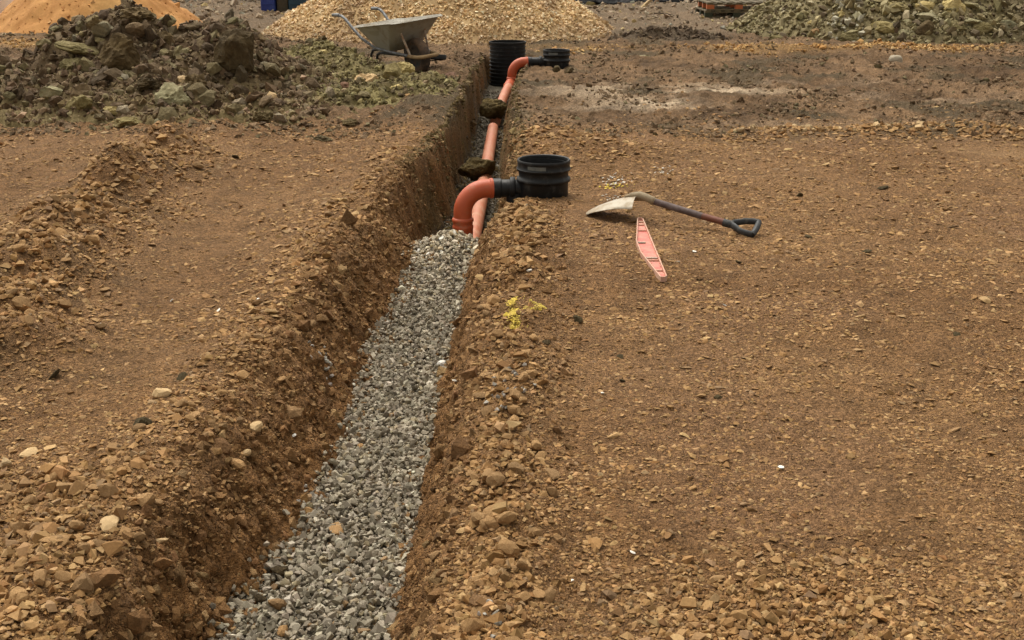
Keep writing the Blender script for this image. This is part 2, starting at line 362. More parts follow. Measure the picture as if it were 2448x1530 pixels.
# ------------------------------------------------------------------ object helpers
def tag(o, label=None, cat=None, group=None, kind=None):
    if label: o['label'] = label
    if cat: o['category'] = cat
    if group: o['group'] = group
    if kind: o['kind'] = kind
    return o
def link(name, me, mat=None, parent=None):
    o = bpy.data.objects.new(name, me); COL.objects.link(o)
    if mat is not None and me is not None:
        me.materials.append(M[mat] if isinstance(mat, str) else mat)
    if parent: o.parent = parent
    return o
def empty(name, loc=(0, 0, 0), rot=(0, 0, 0)):
    o = bpy.data.objects.new(name, None); COL.objects.link(o); o.location = loc; o.rotation_euler = rot
    o.empty_display_size = .1
    return o
def np_mesh(name, V, F, col=None, smooth=False):
    me = bpy.data.meshes.new(name); F = np.asarray(F, np.int32); k = F.shape[1]
    me.vertices.add(len(V)); me.vertices.foreach_set('co', np.asarray(V, np.float32).ravel())
    me.loops.add(F.size); me.loops.foreach_set('vertex_index', F.ravel())
    me.polygons.add(len(F)); me.polygons.foreach_set('loop_start', np.arange(0, F.size, k, dtype=np.int32))
    me.polygons.foreach_set('use_smooth', np.full(len(F), smooth))
    me.update(calc_edges=True)
    if col is not None:
        a = me.color_attributes.new('Col', 'FLOAT_COLOR', 'POINT')
        c4 = np.ones((len(V), 4), np.float32); c4[:, :3] = col; a.data.foreach_set('color', c4.ravel())
    return me
class MB:
    """collects simple shapes into one mesh"""
    def __init__(s): s.v = []; s.f = []
    def add(s, V, F):
        o = len(s.v); s.v += [tuple(p) for p in V]; s.f += [tuple(i + o for i in f) for f in F]; return s
    def box(s, c, d, rot=None):
        R = (rot or Euler((0, 0, 0))).to_matrix(); c = Vector(c)
        V = [c + R @ Vector((x * d[0] / 2, y * d[1] / 2, z * d[2] / 2)) for x in (-1, 1) for y in (-1, 1) for z in (-1, 1)]
        return s.add(V, [(0, 1, 3, 2), (4, 6, 7, 5), (0, 4, 5, 1), (2, 3, 7, 6), (0, 2, 6, 4), (1, 5, 7, 3)])
    def tube(s, pts, r, n=12, cap=True, flat=1.0):
        pts = [Vector(p) for p in pts]; rr = r if isinstance(r, (list, tuple)) else [r] * len(pts)
        up = None; V = []; F = []
        for i, p in enumerate(pts):
            t = (pts[min(i + 1, len(pts) - 1)] - pts[max(i - 1, 0)]).normalized()
            if up is None:
                up = Vector((0, 0, 1)) if abs(t.z) < .9 else Vector((0, 1, 0))
            a = (up - t * up.dot(t)).normalized(); up = a; b = t.cross(a)
            for k in range(n):
                an = 2 * math.pi * k / n
                V.append(p + a * math.cos(an) * rr[i] * flat + b * math.sin(an) * rr[i])
        for i in range(len(pts) - 1):
            for k in range(n):
                F.append((i * n + k, i * n + (k + 1) % n, (i + 1) * n + (k + 1) % n, (i + 1) * n + k))
        if cap:
            F.append(tuple(range(n - 1, -1, -1))); F.append(tuple((len(pts) - 1) * n + k for k in range(n)))
        return s.add(V, F)
    def lathe(s, prof, n=48, c=(0, 0, 0), axis='Z'):
        V = []; F = []; m = len(prof)
        for k in range(n):
            an = 2 * math.pi * k / n
            for r, z in prof:
                p = (r * math.cos(an), r * math.sin(an), z)
                if axis == 'X': p = (z, r * math.cos(an), r * math.sin(an))
                if axis == 'Y': p = (r * math.cos(an), z, r * math.sin(an))
                V.append((p[0] + c[0], p[1] + c[1], p[2] + c[2]))
        for k in range(n):
            k2 = (k + 1) % n
            for j in range(m - 1):
                F.append((k * m + j, k2 * m + j, k2 * m + j + 1, k * m + j + 1))
        return s.add(V, F)
    def build(s, name, mat, parent=None, smooth=True, bevel=0, angle=40):
        me = bpy.data.meshes.new(name); me.from_pydata(s.v, [], s.f)
        bm = bmesh.new(); bm.from_mesh(me); bmesh.ops.recalc_face_normals(bm, faces=bm.faces); bm.to_mesh(me); bm.free()
        me.update()
        if smooth:
            me.polygons.foreach_set('use_smooth', [True] * len(me.polygons)); me.set_sharp_from_angle(angle=rad(angle))
        o = link(name, me, mat, parent)
        if bevel:
            b = o.modifiers.new('bevel', 'BEVEL'); b.width = bevel; b.segments = 2; b.limit_method = 'ANGLE'; b.angle_limit = rad(50)
        return o
def arc(c, r, a0, a1, n, plane='xz'):
    o = []
    for i in range(n + 1):
        a = rad(a0 + (a1 - a0) * i / n)
        o.append((c[0] + r * math.cos(a), c[1], c[2] + r * math.sin(a)))
    return o

rng = np.random.default_rng(7)
# ------------------------------------------------------------------ stone shapes
def hull_variant(seed, npts, flat=1.0):
    r = random.Random(seed); bm = bmesh.new()
    for i in range(npts):
        v = Vector((r.gauss(0, 1), r.gauss(0, 1), r.gauss(0, 1))).normalized() * r.uniform(.72, 1.0)
        v.x *= 1.15; v.y *= .85; v.z *= flat
        bm.verts.new(v)
    res = bmesh.ops.convex_hull(bm, input=bm.verts)
    bmesh.ops.delete(bm, geom=[g for g in res['geom_interior'] if isinstance(g, bmesh.types.BMVert)], context='VERTS')
    loose = [v for v in bm.verts if not v.link_faces]
    if loose: bmesh.ops.delete(bm, geom=loose, context='VERTS')
    bmesh.ops.triangulate(bm, faces=bm.faces); bmesh.ops.recalc_face_normals(bm, faces=bm.faces)
    bm.verts.index_update()
    V = np.array([v.co[:] for v in bm.verts]); F = np.array([[v.index for v in f.verts] for f in bm.faces]); bm.free()
    return V, F
def rock_variant(seed, sub=2, planes=12, rough=.12, sc=(1.1, .9, .8)):
    """boulder: a ball cut by random planes, then roughened"""
    r = random.Random(seed); bm = bmesh.new(); bmesh.ops.create_icosphere(bm, subdivisions=sub, radius=1)
    pl = [(Vector((r.gauss(0, 1), r.gauss(0, 1), r.gauss(0, 1))).normalized(), r.uniform(.52, .85)) for _ in range(planes)]
    for v in bm.verts:
        p = v.co.copy()
        for nrm, d in pl:
            e = p.dot(nrm) - d
            if e > 0: p -= nrm * e
        o = Vector((seed * 3.1, seed * 1.7, 0))
        p += p.normalized() * (rough * mnoise.noise(p * 2.2 + o) + rough * .55 * mnoise.noise(p * 5.5 + o) + rough * .4 * mnoise.noise(p * 11 + o) - rough * .5 * abs(mnoise.noise(p * 7 - o)))
        v.co = Vector((p.x * sc[0], p.y * sc[1], p.z * sc[2])) * 1.2
    bm.verts.index_update()
    V = np.array([v.co[:] for v in bm.verts]); F = np.array([[v.index for v in f.verts] for f in bm.faces]); bm.free()
    return V, F
def chip_variant(seed):
    r = random.Random(seed); bm = bmesh.new()
    for d in ((1, 0, 0), (-1, 0, 0), (0, 1, 0), (0, -1, 0), (0, 0, 1), (0, 0, -1), (.6, .6, .3), (-.6, -.5, -.2)):
        if d[0] in (.6, -.6) and r.random() < .5: continue
        v = Vector(d) * r.uniform(.75, 1.1) + Vector((r.uniform(-.38, .38), r.uniform(-.38, .38), r.uniform(-.3, .3)))
        bm.verts.new(v)
    bmesh.ops.convex_hull(bm, input=bm.verts)
    loose = [v for v in bm.verts if not v.link_faces]
    if loose: bmesh.ops.delete(bm, geom=loose, context='VERTS')
    bmesh.ops.triangulate(bm, faces=bm.faces); bmesh.ops.recalc_face_normals(bm, faces=bm.faces); bm.verts.index_update()
    V = np.array([v.co[:] for v in bm.verts]); F = np.array([[v.index for v in f.verts] for f in bm.faces]); bm.free()
    return V, F
SMALL = [chip_variant(i) for i in range(20)]
MED = [hull_variant(100 + i, 11) for i in range(14)]
CLOD = [rock_variant(200 + i, 1, 5, .42) for i in range(10)]
CLOD2 = [rock_variant(230 + i, 2, 12, .20) for i in range(8)]

def scatter(name, variants, P, size, mat, col, flat=None, tilt=.35, parent=None):
    """joins many stones into one mesh. P (n,3), size (n,), col (n,3)"""
    n = len(P); vi = rng.integers(0, len(variants), n)
    yaw = rng.uniform(0, 2 * math.pi, n); t1 = rng.normal(0, tilt, n); t2 = rng.normal(0, tilt, n)
    cy, sy = np.cos(yaw), np.sin(yaw); c1, s1 = np.cos(t1), np.sin(t1); c2, s2 = np.cos(t2), np.sin(t2)
    Z = np.zeros(n); O = np.ones(n)
    Rz = np.stack([np.stack([cy, -sy, Z], -1), np.stack([sy, cy, Z], -1), np.stack([Z, Z, O], -1)], 1)
    Rx = np.stack([np.stack([O, Z, Z], -1), np.stack([Z, c1, -s1], -1), np.stack([Z, s1, c1], -1)], 1)
    Ry = np.stack([np.stack([c2, Z, s2], -1), np.stack([Z, O, Z], -1), np.stack([-s2, Z, c2], -1)], 1)
    sxyz = np.stack([rng.uniform(.75, 1.25, n), rng.uniform(.75, 1.2, n), rng.uniform(.8, 1.1, n)], -1)
    sxyz[:, 2] *= (flat if flat is not None else 1.0)
    R = (Rx @ Ry @ Rz) * 1.0
    R = R * (sxyz * size[:, None])[:, None, :]
    VV = []; FF = []; CC = []; off = 0
    for k, (V, F) in enumerate(variants):
        idx = np.nonzero(vi == k)[0]
        if not len(idx): continue
        W = np.einsum('nij,vj->nvi', R[idx], V) + P[idx][:, None, :]
        m = len(V)
        VV.append(W.reshape(-1, 3)); FF.append((F[None] + (np.arange(len(idx)) * m)[:, None, None] + off).reshape(-1, 3))
        CC.append(np.repeat(col[idx], m, 0)); off += len(idx) * m
    V = np.concatenate(VV); F = np.concatenate(FF); Cc = np.concatenate(CC)
    return link(name, np_mesh(name, V, F, Cc), mat, parent)

def pick(n, cols, wts, jitter=.18):
    cols = np.array(cols, float); i = rng.choice(len(cols), n, p=np.array(wts) / sum(wts))
    c = cols[i] * (1 + rng.normal(0, jitter, n))[:, None] * (1 + rng.normal(0, .018, (n, 3)))
    return np.clip(c, .01, .9)

# ------------------------------------------------------------------ ground sheet
sd_ = np.linspace(-.56, .56, 510)
so = .56 * np.exp(np.linspace(0, math.log(80), 26))[1:]
s_ = np.concatenate([-so[::-1], sd_, so])
ynear = np.exp(np.linspace(math.log(1.7), math.log(17), 580)); yfar = np.exp(np.linspace(math.log(17), math.log(34), 90))[1:]
yout = np.array([38, 44, 55, 75, 110, 170, 300, 600, 1200]); yback = np.array([-40, -20, -10, -5, -2, -.5, .5, 1.1, 1.4])
y_ = np.concatenate([yback, ynear, yfar, yout])
YY, SS = np.meshgrid(y_, s_, indexing='ij'); XX = SS * np.maximum(YY + .3, 2.0)
ZZ = H(XX, YY)
gx = np.gradient(ZZ, axis=1) / np.maximum(np.gradient(XX, axis=1), 1e-4)
ov = np.clip(np.abs(gx) - .6, 0, 1.2) * (np.abs(XX) < 2) * (YY > 1.6) * (YY < 16)
dpw = sstep(6.8, 8.2, YY)
XG = XX + ov * ((.022 * (1 - dpw)) * pn(YY * 13, ZZ * 16, 81) + .012 * pn(YY * 31, ZZ * 38, 83) + dpw * (.030 * pn(YY * 6, ZZ * 1.5, 85) + .022 * np.abs(pn(YY * 15, ZZ * 3, 87))))
nr, nc = XX.shape
V = np.stack([XG, YY, ZZ], -1).reshape(-1, 3)
i0 = (np.arange(nr - 1)[:, None] * nc + np.arange(nc - 1)[None]).ravel()
F = np.stack([i0, i0 + 1, i0 + nc + 1, i0 + nc], -1)
g = link('ground', np_mesh('ground', V, F, ground_color(XX, YY).reshape(-1, 3), True), 'earth')
tag(g, 'brown stony made ground with a trench dug through it', 'ground', kind='structure')

# ------------------------------------------------------------------ small stones pressed into the surface
def coarse(x, y):
    """how rubbly the surface is, 0..1"""
    rl = np.interp(y, TY, RL); ll = np.interp(y, TY, LL)
    a = .85 * np.exp(-((x - rl - .13) / .12) ** 2) * (1 - sstep(6.6, 7.2, y))
    a = np.maximum(a, .42 * np.exp(-((x - ll + .13) / .15) ** 2) * (1 - sstep(8, 9.5, y)))
    a = np.maximum(a, .78 * sstep(-.85, -1.05, x) * (1 - sstep(2.9, 3.4, y + .25 * pn(x * 2, y * 2, 91))))
    a = np.maximum(a, .85 * gauss(x, y, .62, 2.35, .5, .42))
    a = np.maximum(a, .75 * np.exp(-(seg_dist(x, y, BERM) / .30) ** 2))
    a = a * (1 - 1.0 * gauss(x, y, .05, 4.50, .13, .36))
    a = np.maximum(a, .6 * gauss(x, y, .3, 8.6, .5, .6))
    a = np.maximum(a, .9 * np.exp(-((y - 9.35) / .25) ** 2) * sstep(1.2, 2.2, x))
    return a
def sample_ground(n, y0, y1, smax=.53):
    y = np.exp(rng.uniform(math.log(y0), math.log(y1), n)); s = rng.uniform(-smax, smax, n)
    return s * (y + .3), y
STONE_COLS = [(0.294, 0.169, 0.066), (0.338, 0.204, 0.087), (0.250, 0.137, 0.050), (0.402, 0.255, 0.116), (0.255, 0.160, 0.080), (0.201, 0.104, 0.036)]
STONE_W = [.32, .22, .22, .08, .08, .14]
def ground_stones(n, y0, y1, base, name, label, variants, smax=.53):
    x, y = sample_ground(n, y0, y1, smax)
    f, *_ = trench(x, y); co = coarse(x, y)
    patch = .5 + .5 * fbm(x * 1.6, y * 1.6, 151, 3)
    keep = (f < .72) & (rng.random(n) < np.clip(-.05 + 1.35 * patch + co, .12, 1) * (1 - .75 * sstep(9.3, 10.2, y)))
    keep &= ~((np.abs(x + 1.6) < .25) & (y > 4) & (rng.random(n) < .3))
    x, y, f, co = x[keep], y[keep], f[keep], co[keep]; n = len(x)
    size = base * np.exp(rng.normal(0, .38, n)) * (1 + 1.3 * co * rng.random(n)) * (np.maximum(y, 2.6) / 3.0) ** .80
    size = np.minimum(size, .034)
    flat = np.clip(.36 + .48 * co + rng.normal(0, .08, n), .2, 1)
    z = H(x, y) + size * flat * (.08 + .40 * co)
    col = pick(n, STONE_COLS, STONE_W, .15)
    col = col * (.86 + .25 * patch[keep])[:, None]
    wallc = np.clip(f * 2.5, 0, 1)[:, None]
    col = col * (1 - .6 * wallc) + np.array([.25, .142, .056]) * (.6 * wallc)
    pm = pmask(x, y); hit = (pm < 1.05) & (rng.random(n) < .8)
    col[hit] = np.array([.52, .38, .05]) * (1 + rng.normal(0, .1, hit.sum()))[:, None]
    o = scatter(name, variants, np.stack([x, y, z], -1), size, 'stone', col, flat, .22)
    return tag(o, label, 'stones', kind='stuff')
ground_stones(98000, 2.0, 10.5, .0052, 'stone_chippings', 'small flat tan chippings pressed into the brown ground', SMALL)
ground_stones(17000, 2.0, 11.5, .0080, 'loose_hardcore', 'medium tan hardcore stones strewn over the brown ground', MED)

# crumbs of soil on the trench sides
n = 27000
y = np.exp(rng.uniform(math.log(2.0), math.log(15.3), n)); side = rng.random(n) < .62
ll, lb = np.interp(y, TY, LL), np.interp(y, TY, LB); rb, rl = np.interp(y, TY, RB), np.interp(y, TY, RL)
t = np.where(rng.random(n) < .9, rng.uniform(-.25, 1.1, n), 1.0 + .5 * rng.random(n) ** 2); t = np.where(~side & (rng.random(n) < .4) & (y < 7), rng.uniform(-2.2, .2, n), t); x = np.where(side, ll + (lb - ll) * t, rl + (rb - rl) * t)
size = .0062 * np.exp(rng.normal(0, .5, n)) * np.minimum(y / 3, 2.3) ** .45
clay = sstep(7, 8.6, y)
col = pick(n, [(0.239, 0.130, 0.050), (0.193, 0.101, 0.038), (0.285, 0.167, 0.072)], [4, 3, 2], .15) * (1 - clay[:, None]) + pick(n, [(0.175, 0.125, 0.050), (0.129, 0.088, 0.039), (0.202, 0.141, 0.065)], [4, 3, 2], .15) * clay[:, None]
o = scatter('soil_crumbs', SMALL + MED[:4], np.stack([x, y, H(x, y)], -1), size, 'clod', col, None, .8)
tag(o, 'crumbs of red-brown soil clinging to the trench sides', 'soil', kind='stuff')

n = 900
y = np.exp(rng.uniform(math.log(2.1), math.log(9.5), n)); side = rng.random(n) < .7
ll, lb = np.interp(y, TY, LL), np.interp(y, TY, LB); rb, rl = np.interp(y, TY, RB), np.interp(y, TY, RL)
t = rng.uniform(-.15, 1.12, n); x = np.where(side, ll + (lb - ll) * t, rl + (rb - rl) * t)
size = np.minimum(.0165 * np.exp(rng.normal(0, .35, n)), .04)
o = scatter('wall_clods', CLOD, np.stack([x, y, H(x, y)], -1), size, 'clod', pick(n, [(.24, .132, .052), (.19, .10, .04), (.29, .18, .08)], [4, 4, 2], .15), .8, .8)
tag(o, 'lumps of brown soil breaking out of the trench sides', 'soil', kind='stuff')

# mud lumps over the grey yard
n = 34000
x, y = sample_ground(n, 9.2, 19.5, .52); f, *_ = trench(x, y)
k = (f < .05) & (rng.random(n) < np.clip(.30 + 1.0 * fbm(x * 1.3, y * .9, 161, 4), .04, 1)); x, y = x[k], y[k]; n = len(x)
size = np.minimum(.0145 * np.exp(rng.normal(0, .5, n)) * (y / 10) ** .5, .04)
col = pick(n, [(0.153, 0.100, 0.053), (0.201, 0.136, 0.076), (0.254, 0.175, 0.101), (0.159, 0.127, 0.065)], [4, 4, 2, 1], .15)
o = scatter('mud_lumps', SMALL, np.stack([x, y, H(x, y) + size * .2], -1), size, 'clod', col, .75, .5)
tag(o, 'dark mud lumps trodden over the grey-brown yard', 'mud', kind='stuff')

# rubble beyond the heaps and orange stony strips
n = 5200
x = rng.uniform(-11, 11, n); y = rng.uniform(18.5, 28, n)
k = (np.abs(x) < .5 * y) & (rng.random(n) < np.clip(.3 + .12 * (y - 18.5), 0, 1)); x, y = x[k], y[k]; n = len(x)
size = .032 * np.exp(rng.normal(0, .45, n))
col = pick(n, [(.34, .26, .17), (.26, .185, .115), (.42, .34, .24), (.16, .12, .08), (.28, .27, .21), (.44, .34, .16)], [4, 4, 2, 2, 1, 1], .15)
o = scatter('rubble', MED, np.stack([x, y, H(x, y) + size * .3], -1), size, 'pile_stone', col, .7, .5)
tag(o, 'pale broken rubble strewn over the yard behind the heaps', 'rubble', kind='stuff')
n = 3000
cx = rng.choice([3.45, 5.3, .8, -7.5], n, p=[.24, .42, .06, .28]); sx = np.where(cx == 5.3, 1.0, np.where(cx == -7.5, 1.5, .7)); cyy = np.where(cx == -7.5, 17.4, 16.45)
x = cx + rng.normal(0, 1, n) * sx * .6; y = cyy + rng.normal(0, .22, n) * np.where(cx == -7.5, 2.2, 1) + .35 * pn(x * .8, x * 0 + 9.1, 191)
k = pn(x * 1.3, y * 2, 193) > -.25; x, y = x[k], y[k]; n = len(x)
size = .020 * np.exp(rng.normal(0, .35, n))
col = pick(n, [(.48, .30, .12), (.40, .22, .075), (.56, .38, .18), (.30, .165, .06)], [4, 3, 2, 2], .12)
o = scatter('orange_stones', MED, np.stack([x, y, H(x, y) + size * .3], -1), size, 'pile_stone', col, .7, .4)
tag(o, 'thin strips of orange stones spread across the far yard', 'stones', kind='stuff')

# ------------------------------------------------------------------ grey gravel in the trench
n = 18500
y = np.where(rng.random(n) < .85, np.exp(rng.uniform(math.log(2.1), math.log(7.0), n)), rng.uniform(6.3, 14.6, n))
lb, rb = np.interp(y, TY, LB), np.interp(y, TY, RB)
x = lb - .05 + (rb - lb + .07) * rng.random(n)
f, *_ = trench(x, y)
k = (f > .93) | ((f > .6) & (rng.random(n) < .08)); x, y, f = x[k], y[k], f[k]; n = len(x)
size = .0108 * np.exp(rng.normal(0, .32, n)) * np.where(y > 6.9, 1.25, 1)
z = H(x, y) + rng.uniform(-.004, .016, n)
dry = 1.5 * gauss(x, y, -.37, 6.55, .26, .40) + .25 * (pn(x * 3, y * 3, 171) > .2)
col = pick(n, [(0.285, 0.252, 0.200), (0.207, 0.180, 0.142), (0.372, 0.335, 0.272), (0.134, 0.115, 0.088), (0.320, 0.266, 0.178), (0.570, 0.530, 0.453), (0.242, 0.148, 0.067)], [5, 4, 3, 2, 1.2, .6, .3], .12)
col = np.clip(col * (1 + .6 * np.clip(dry, 0, 1.5))[:, None], 0, .75)
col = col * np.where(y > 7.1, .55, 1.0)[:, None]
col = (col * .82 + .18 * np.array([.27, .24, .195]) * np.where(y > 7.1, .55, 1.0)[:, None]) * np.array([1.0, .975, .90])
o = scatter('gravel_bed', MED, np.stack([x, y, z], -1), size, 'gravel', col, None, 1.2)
tag(o, 'grey crushed gravel filling the bottom of the trench', 'gravel', kind='stuff')
# spilled gravel on the lips
pts = []
for (u, v, zz, m, sp) in [(740, 1070, -.12, 26, .035), (760, 840, -.12, 22, .04), (1190, 920, .03, 26, .06), (1150, 1480, .04, 9, .03), (1240, 490, .02, 16, .05), (1010, 570, -.1, 20, .05)]:
    p = on_z(u, v, zz)
    for _ in range(m): pts.append((p[0] + rng.normal(0, sp * .6), p[1] + rng.normal(0, sp * 1.6)))
pts = np.array(pts); x, y = pts[:, 0], pts[:, 1]; n = len(x)
o = scatter('spilled_gravel', MED, np.stack([x, y, H(x, y) + .008], -1), np.full(n, .0105) * rng.uniform(.7, 1.2, n), 'gravel', pick(n, [(.27, .245, .205), (.19, .17, .145), (.38, .35, .30)], [3, 3, 2], .1), None, 1)
tag(o, 'grey gravel spilled in small patches on the trench lips', 'gravel', kind='stuff')
# thin white and yellow chips by the small chamber
pts = []
for (u, v, m, sp, yel) in [(1450, 412, 34, .09, 0), (1452, 422, 22, .07, 1), (1455, 450, 22, .08, 0), (1570, 392, 16, .07, 0)]:
    p = on_z(u, v, .03)
    for _ in range(m): pts.append((p[0] + rng.normal(0, sp * .7), p[1] + rng.normal(0, sp * (.4 if yel else 1)), yel))
pts = np.array(pts); x, y = pts[:, 0], pts[:, 1]; n = len(x)
col = np.where(pts[:, 2:3] > .5, np.array([[.75, .56, .06]]), np.array([[.62, .57, .48]])) * rng.uniform(.75, 1.1, (n, 1))
o = scatter('paint_flakes', SMALL, np.stack([x, y, H(x, y) + .006], -1), rng.uniform(.006, .014, n), 'paint', col, .35, .3)
tag(o, 'white and yellow paint-marked chips scattered beside the black chamber', 'paint', kind='stuff')

# yellow sprayed letter beside the trench: flecks lying on the stones
n = 15000
x = rng.uniform(-.06, .16, n); y = rng.uniform(4.22, 4.80, n); d = pmask(x, y)
k = rng.random(n) < np.clip(1.25 - d, 0, 1) * np.clip(.45 + 1.5 * pn(x * 34, y * 34, 181), 0, 1)
k |= rng.random(n) < .02 * np.clip(3 - d, 0, 1)
x, y = x[k], y[k]; n = len(x)
col = np.array([[.66, .50, .08]]) * rng.uniform(.75, 1.12, (n, 1))
o = scatter('paint_mark', SMALL, np.stack([x, y, H(x, y) + rng.uniform(.004, .015, n)], -1), rng.uniform(.0016, .0042, n), 'paint', col, .22, .15)
tag(o, 'yellow sprayed letter P marked on the stony ground beside the trench', 'paint mark', kind='stuff')

# ------------------------------------------------------------------ loose stones one can pick up
STV = []
for i in range(10):
    V_, F_ = rock_variant(300 + i, 2, 11, .10, (1.1, .9, .75))
    STV.append(np_mesh('stone_shape', V_ * .5, F_)); STV[-1].materials.append(M['tan_stone'])
STF = []
for i in range(5):
    V_, F_ = rock_variant(330 + i, 2, 11, .08, (1.25, .85, .34))
    STF.append(np_mesh('slab_shape', V_ * .5, F_)); STF[-1].materials.append(M['tan_stone'])
rr = random.Random(5)
def put_stone(x, y, size, label, group, shapes=None, sink=.25, mat=None, name='stone', cat='stone', dz=0):
    me = rr.choice(shapes or STV)
    o = bpy.data.objects.new(name, me); COL.objects.link(o)
    z = float(H(np.array([x]), np.array([y]))[0])
    flat = .34 if me in STF else .75
    o.location = (x, y, z + size * flat * .55 * (1 - 2 * sink) + dz); o.scale = (size,) * 3
    o.rotation_euler = (rr.gauss(0, .3), rr.gauss(0, .3), rr.uniform(0, 6.28))
    if mat:
        o.material_slots[0].link = 'OBJECT'; o.material_slots[0].material = M[mat]
    return tag(o, label, cat, group)
def stones_along(n, fx, y0, y1, s0, s1, label, group, shapes=None, sink=.22, zones=()):
    for _ in range(n):
        y = math.exp(rr.uniform(math.log(y0), math.log(y1))); x = fx(y)
        if 4.2 < y < 4.85 and -.05 < x < .2: x -= .13
        sz = rr.uniform(s0, s1) * rr.uniform(.75, 1.15)
        o = put_stone(x, y, sz, label, group, shapes, sink)
        zn = [t for lim, t in zones if y < lim]
        o['label'] = '%s %s tan stone %s' % ('large' if sz > .6 * s1 + .4 * s0 else 'small', 'flat' if o.data in STF else 'blocky', zn[0] if zn else label)
rlf = lambda y: float(np.interp(y, TY, RL)); llf = lambda y: float(np.interp(y, TY, LL))
stones_along(95, lambda y: rlf(y) + .13 + rr.gauss(0, .085), 2.1, 6.4, .026, .052, 'in the trench-side bank by the black chamber', 'stones banked on the right lip', STV + STF, zones=((2.9, 'in the loose bank along the widest gravel'), (4.15, 'in the loose bank before the yellow paint mark'), (4.9, 'in the loose bank between paint mark and gravel'), (6.6, 'in the loose bank between paint mark and black chamber')))
stones_along(50, lambda y: llf(y) - .10 + rr.gauss(0, .09), 2.1, 7.5, .026, .050, 'on the wheel-track side lip opposite the orange bend', 'stones on the left lip', STV + STF, zones=((3.3, 'on the wheel-track side lip along the widest gravel'), (4.9, 'on the wheel-track side lip opposite the yellow paint'), (6.2, 'on the wheel-track side lip before the orange bend')))
stones_along(62, lambda y: rr.uniform(-1.75, -1.05), 2.1, 3.2, .026, .055, 'in the flat rubble spread beside the widest gravel', 'stones in the front rubble', STF + STV, .3)
stones_along(60, lambda y: float(np.interp(y, [p[1] for p in BERM], [p[0] for p in BERM])) + rr.gauss(.08, .22), 4.0, 8.3, .03, .065, 'in the low rubble berm next to the spoil heap', 'stones in the berm', STV + STF, zones=((5.4, 'in the rubble berm end away from the spoil heap'), (7.0, 'midway along the low rubble berm by the wheel track')))
for _ in range(28):
    put_stone(rr.uniform(1.7, 4.2), 9.35 + rr.gauss(0, .10), rr.uniform(.035, .07), 'pale tan stone in the row edging the grey muddy yard', 'stones edging the mud', STV, .25, 'pale_stone')
# single stones that stand out in the photograph
def named(u, v, px, label, mat, shapes=None, zz=0.0, name='stone', cat='stone', sink=.2, group=None):
    p = on_ground(u, v); size = px * KD / 2822.0 * (p[1] * .95 + .46)
    return put_stone(p[0], p[1], size, label, group, shapes, sink, mat, name, cat)
named(15, 1103, 36, 'pale cream stone with a hollow lying on the front rubble', 'pale_stone', STV)
named(68, 1072, 36, 'small cream flat stone lying behind the hollow cream stone', 'pale_stone', STF)
named(262, 1240, 50, 'cream flat stones cluster piece among tan rubble', 'pale_stone', STF)
named(202, 1303, 34, 'orange square stone lying in the tan rubble', 'tan_stone', STV)
named(198, 1392, 58, 'large rounded flake standing tilted in the tan rubble', 'tan_stone', STV)
named(372, 1285, 42, 'pale triangular stone on the edge of the rubble', 'pale_stone', STF)
named(345, 1195, 46, 'round brown stone sitting proud of the flat rubble', 'tan_stone', STV)
named(382, 938, 40, 'cream broken stone alone on the brown ground', 'pale_stone', STV)
named(606, 1022, 40, 'rounded tan stone perched on the trench shoulder', 'pale_stone', STV)
named(580, 1075, 24, 'small bright cream stone on the trench shoulder', 'pale_stone', STV)
named(560, 1105, 38, 'tan block stone just below the bright cream stone', 'tan_stone', STV)
named(338, 1012, 44, 'dark mossy clod lying on the tan ground', 'dark_clod', STV, 0, 'clod', 'clod')
named(1365, 760, 22, 'small dark green clod right of the yellow paint', 'dark_clod', STV, 0, 'clod', 'clod')
named(1290, 810, 24, 'flat brown clod just below the yellow paint', 'brown_rock', STF, 0, 'clod', 'clod')
for (u, v, px) in [(1888, 463, 20), (2085, 446, 28), (1695, 940, 24), (2260, 792, 24), (1745, 620, 18), (1470, 900, 18), (430, 895, 36), (130, 888, 40), (555, 372, 24), (2050, 595, 24), (1910, 560, 18), (1465, 845, 22)]:
    named(u, v, px * .85, 'small dark clod lying loose on the tan ground', 'dark_clod', STF, 0, 'clod', 'clod', .15, 'dark clods on the tan ground')
for (u, v, px) in [(405, 712, 10), (516, 735, 12), (240, 768, 12), (610, 707, 9), (1495, 1307, 16), (1845, 1105, 15), (1350, 1373, 13), (1712, 722, 9), (1600, 620, 10), (1075, 905, 10), (1290, 690, 11), (1425, 930, 10), (480, 850, 10), (1640, 595, 9), (1250, 640, 10), (695, 1030, 12)]:
    named(u, v, px, 'small white chip lying on the brown ground', 'white_chip', STF, 0, 'white_chip', 'chip', .05, 'white chips on the ground')
# brown stones that rolled onto the gravel
for (u, v, px, lab) in [(800, 1255, 46, 'long orange-brown stone lying in the middle of the gravel'), (852, 1065, 24, 'small orange-brown stone on the gravel by the left wall'), (655, 1440, 44, 'rounded brown stone at the foot of the left wall on gravel'),
                        (618, 1425, 32, 'dull brown stone leaning on the rounded brown stone'), (665, 1355, 54, 'dark slate-brown flat stone at the gravel edge'), (688, 1380, 30, 'small ochre stone beside the dark flat stone'), (670, 1500, 30, 'ochre stone on the gravel near the widest part'), (1042, 866, 24, 'pale grey lump on the gravel under the right bank')]:
    named(u, v, px, lab, 'brown_rock' if 'dark' in lab or 'dull' in lab else ('white_chip' if 'grey' in lab else 'tan_stone'), STF if ('flat' in lab or 'long' in lab) else STV, -.3, sink=.05)

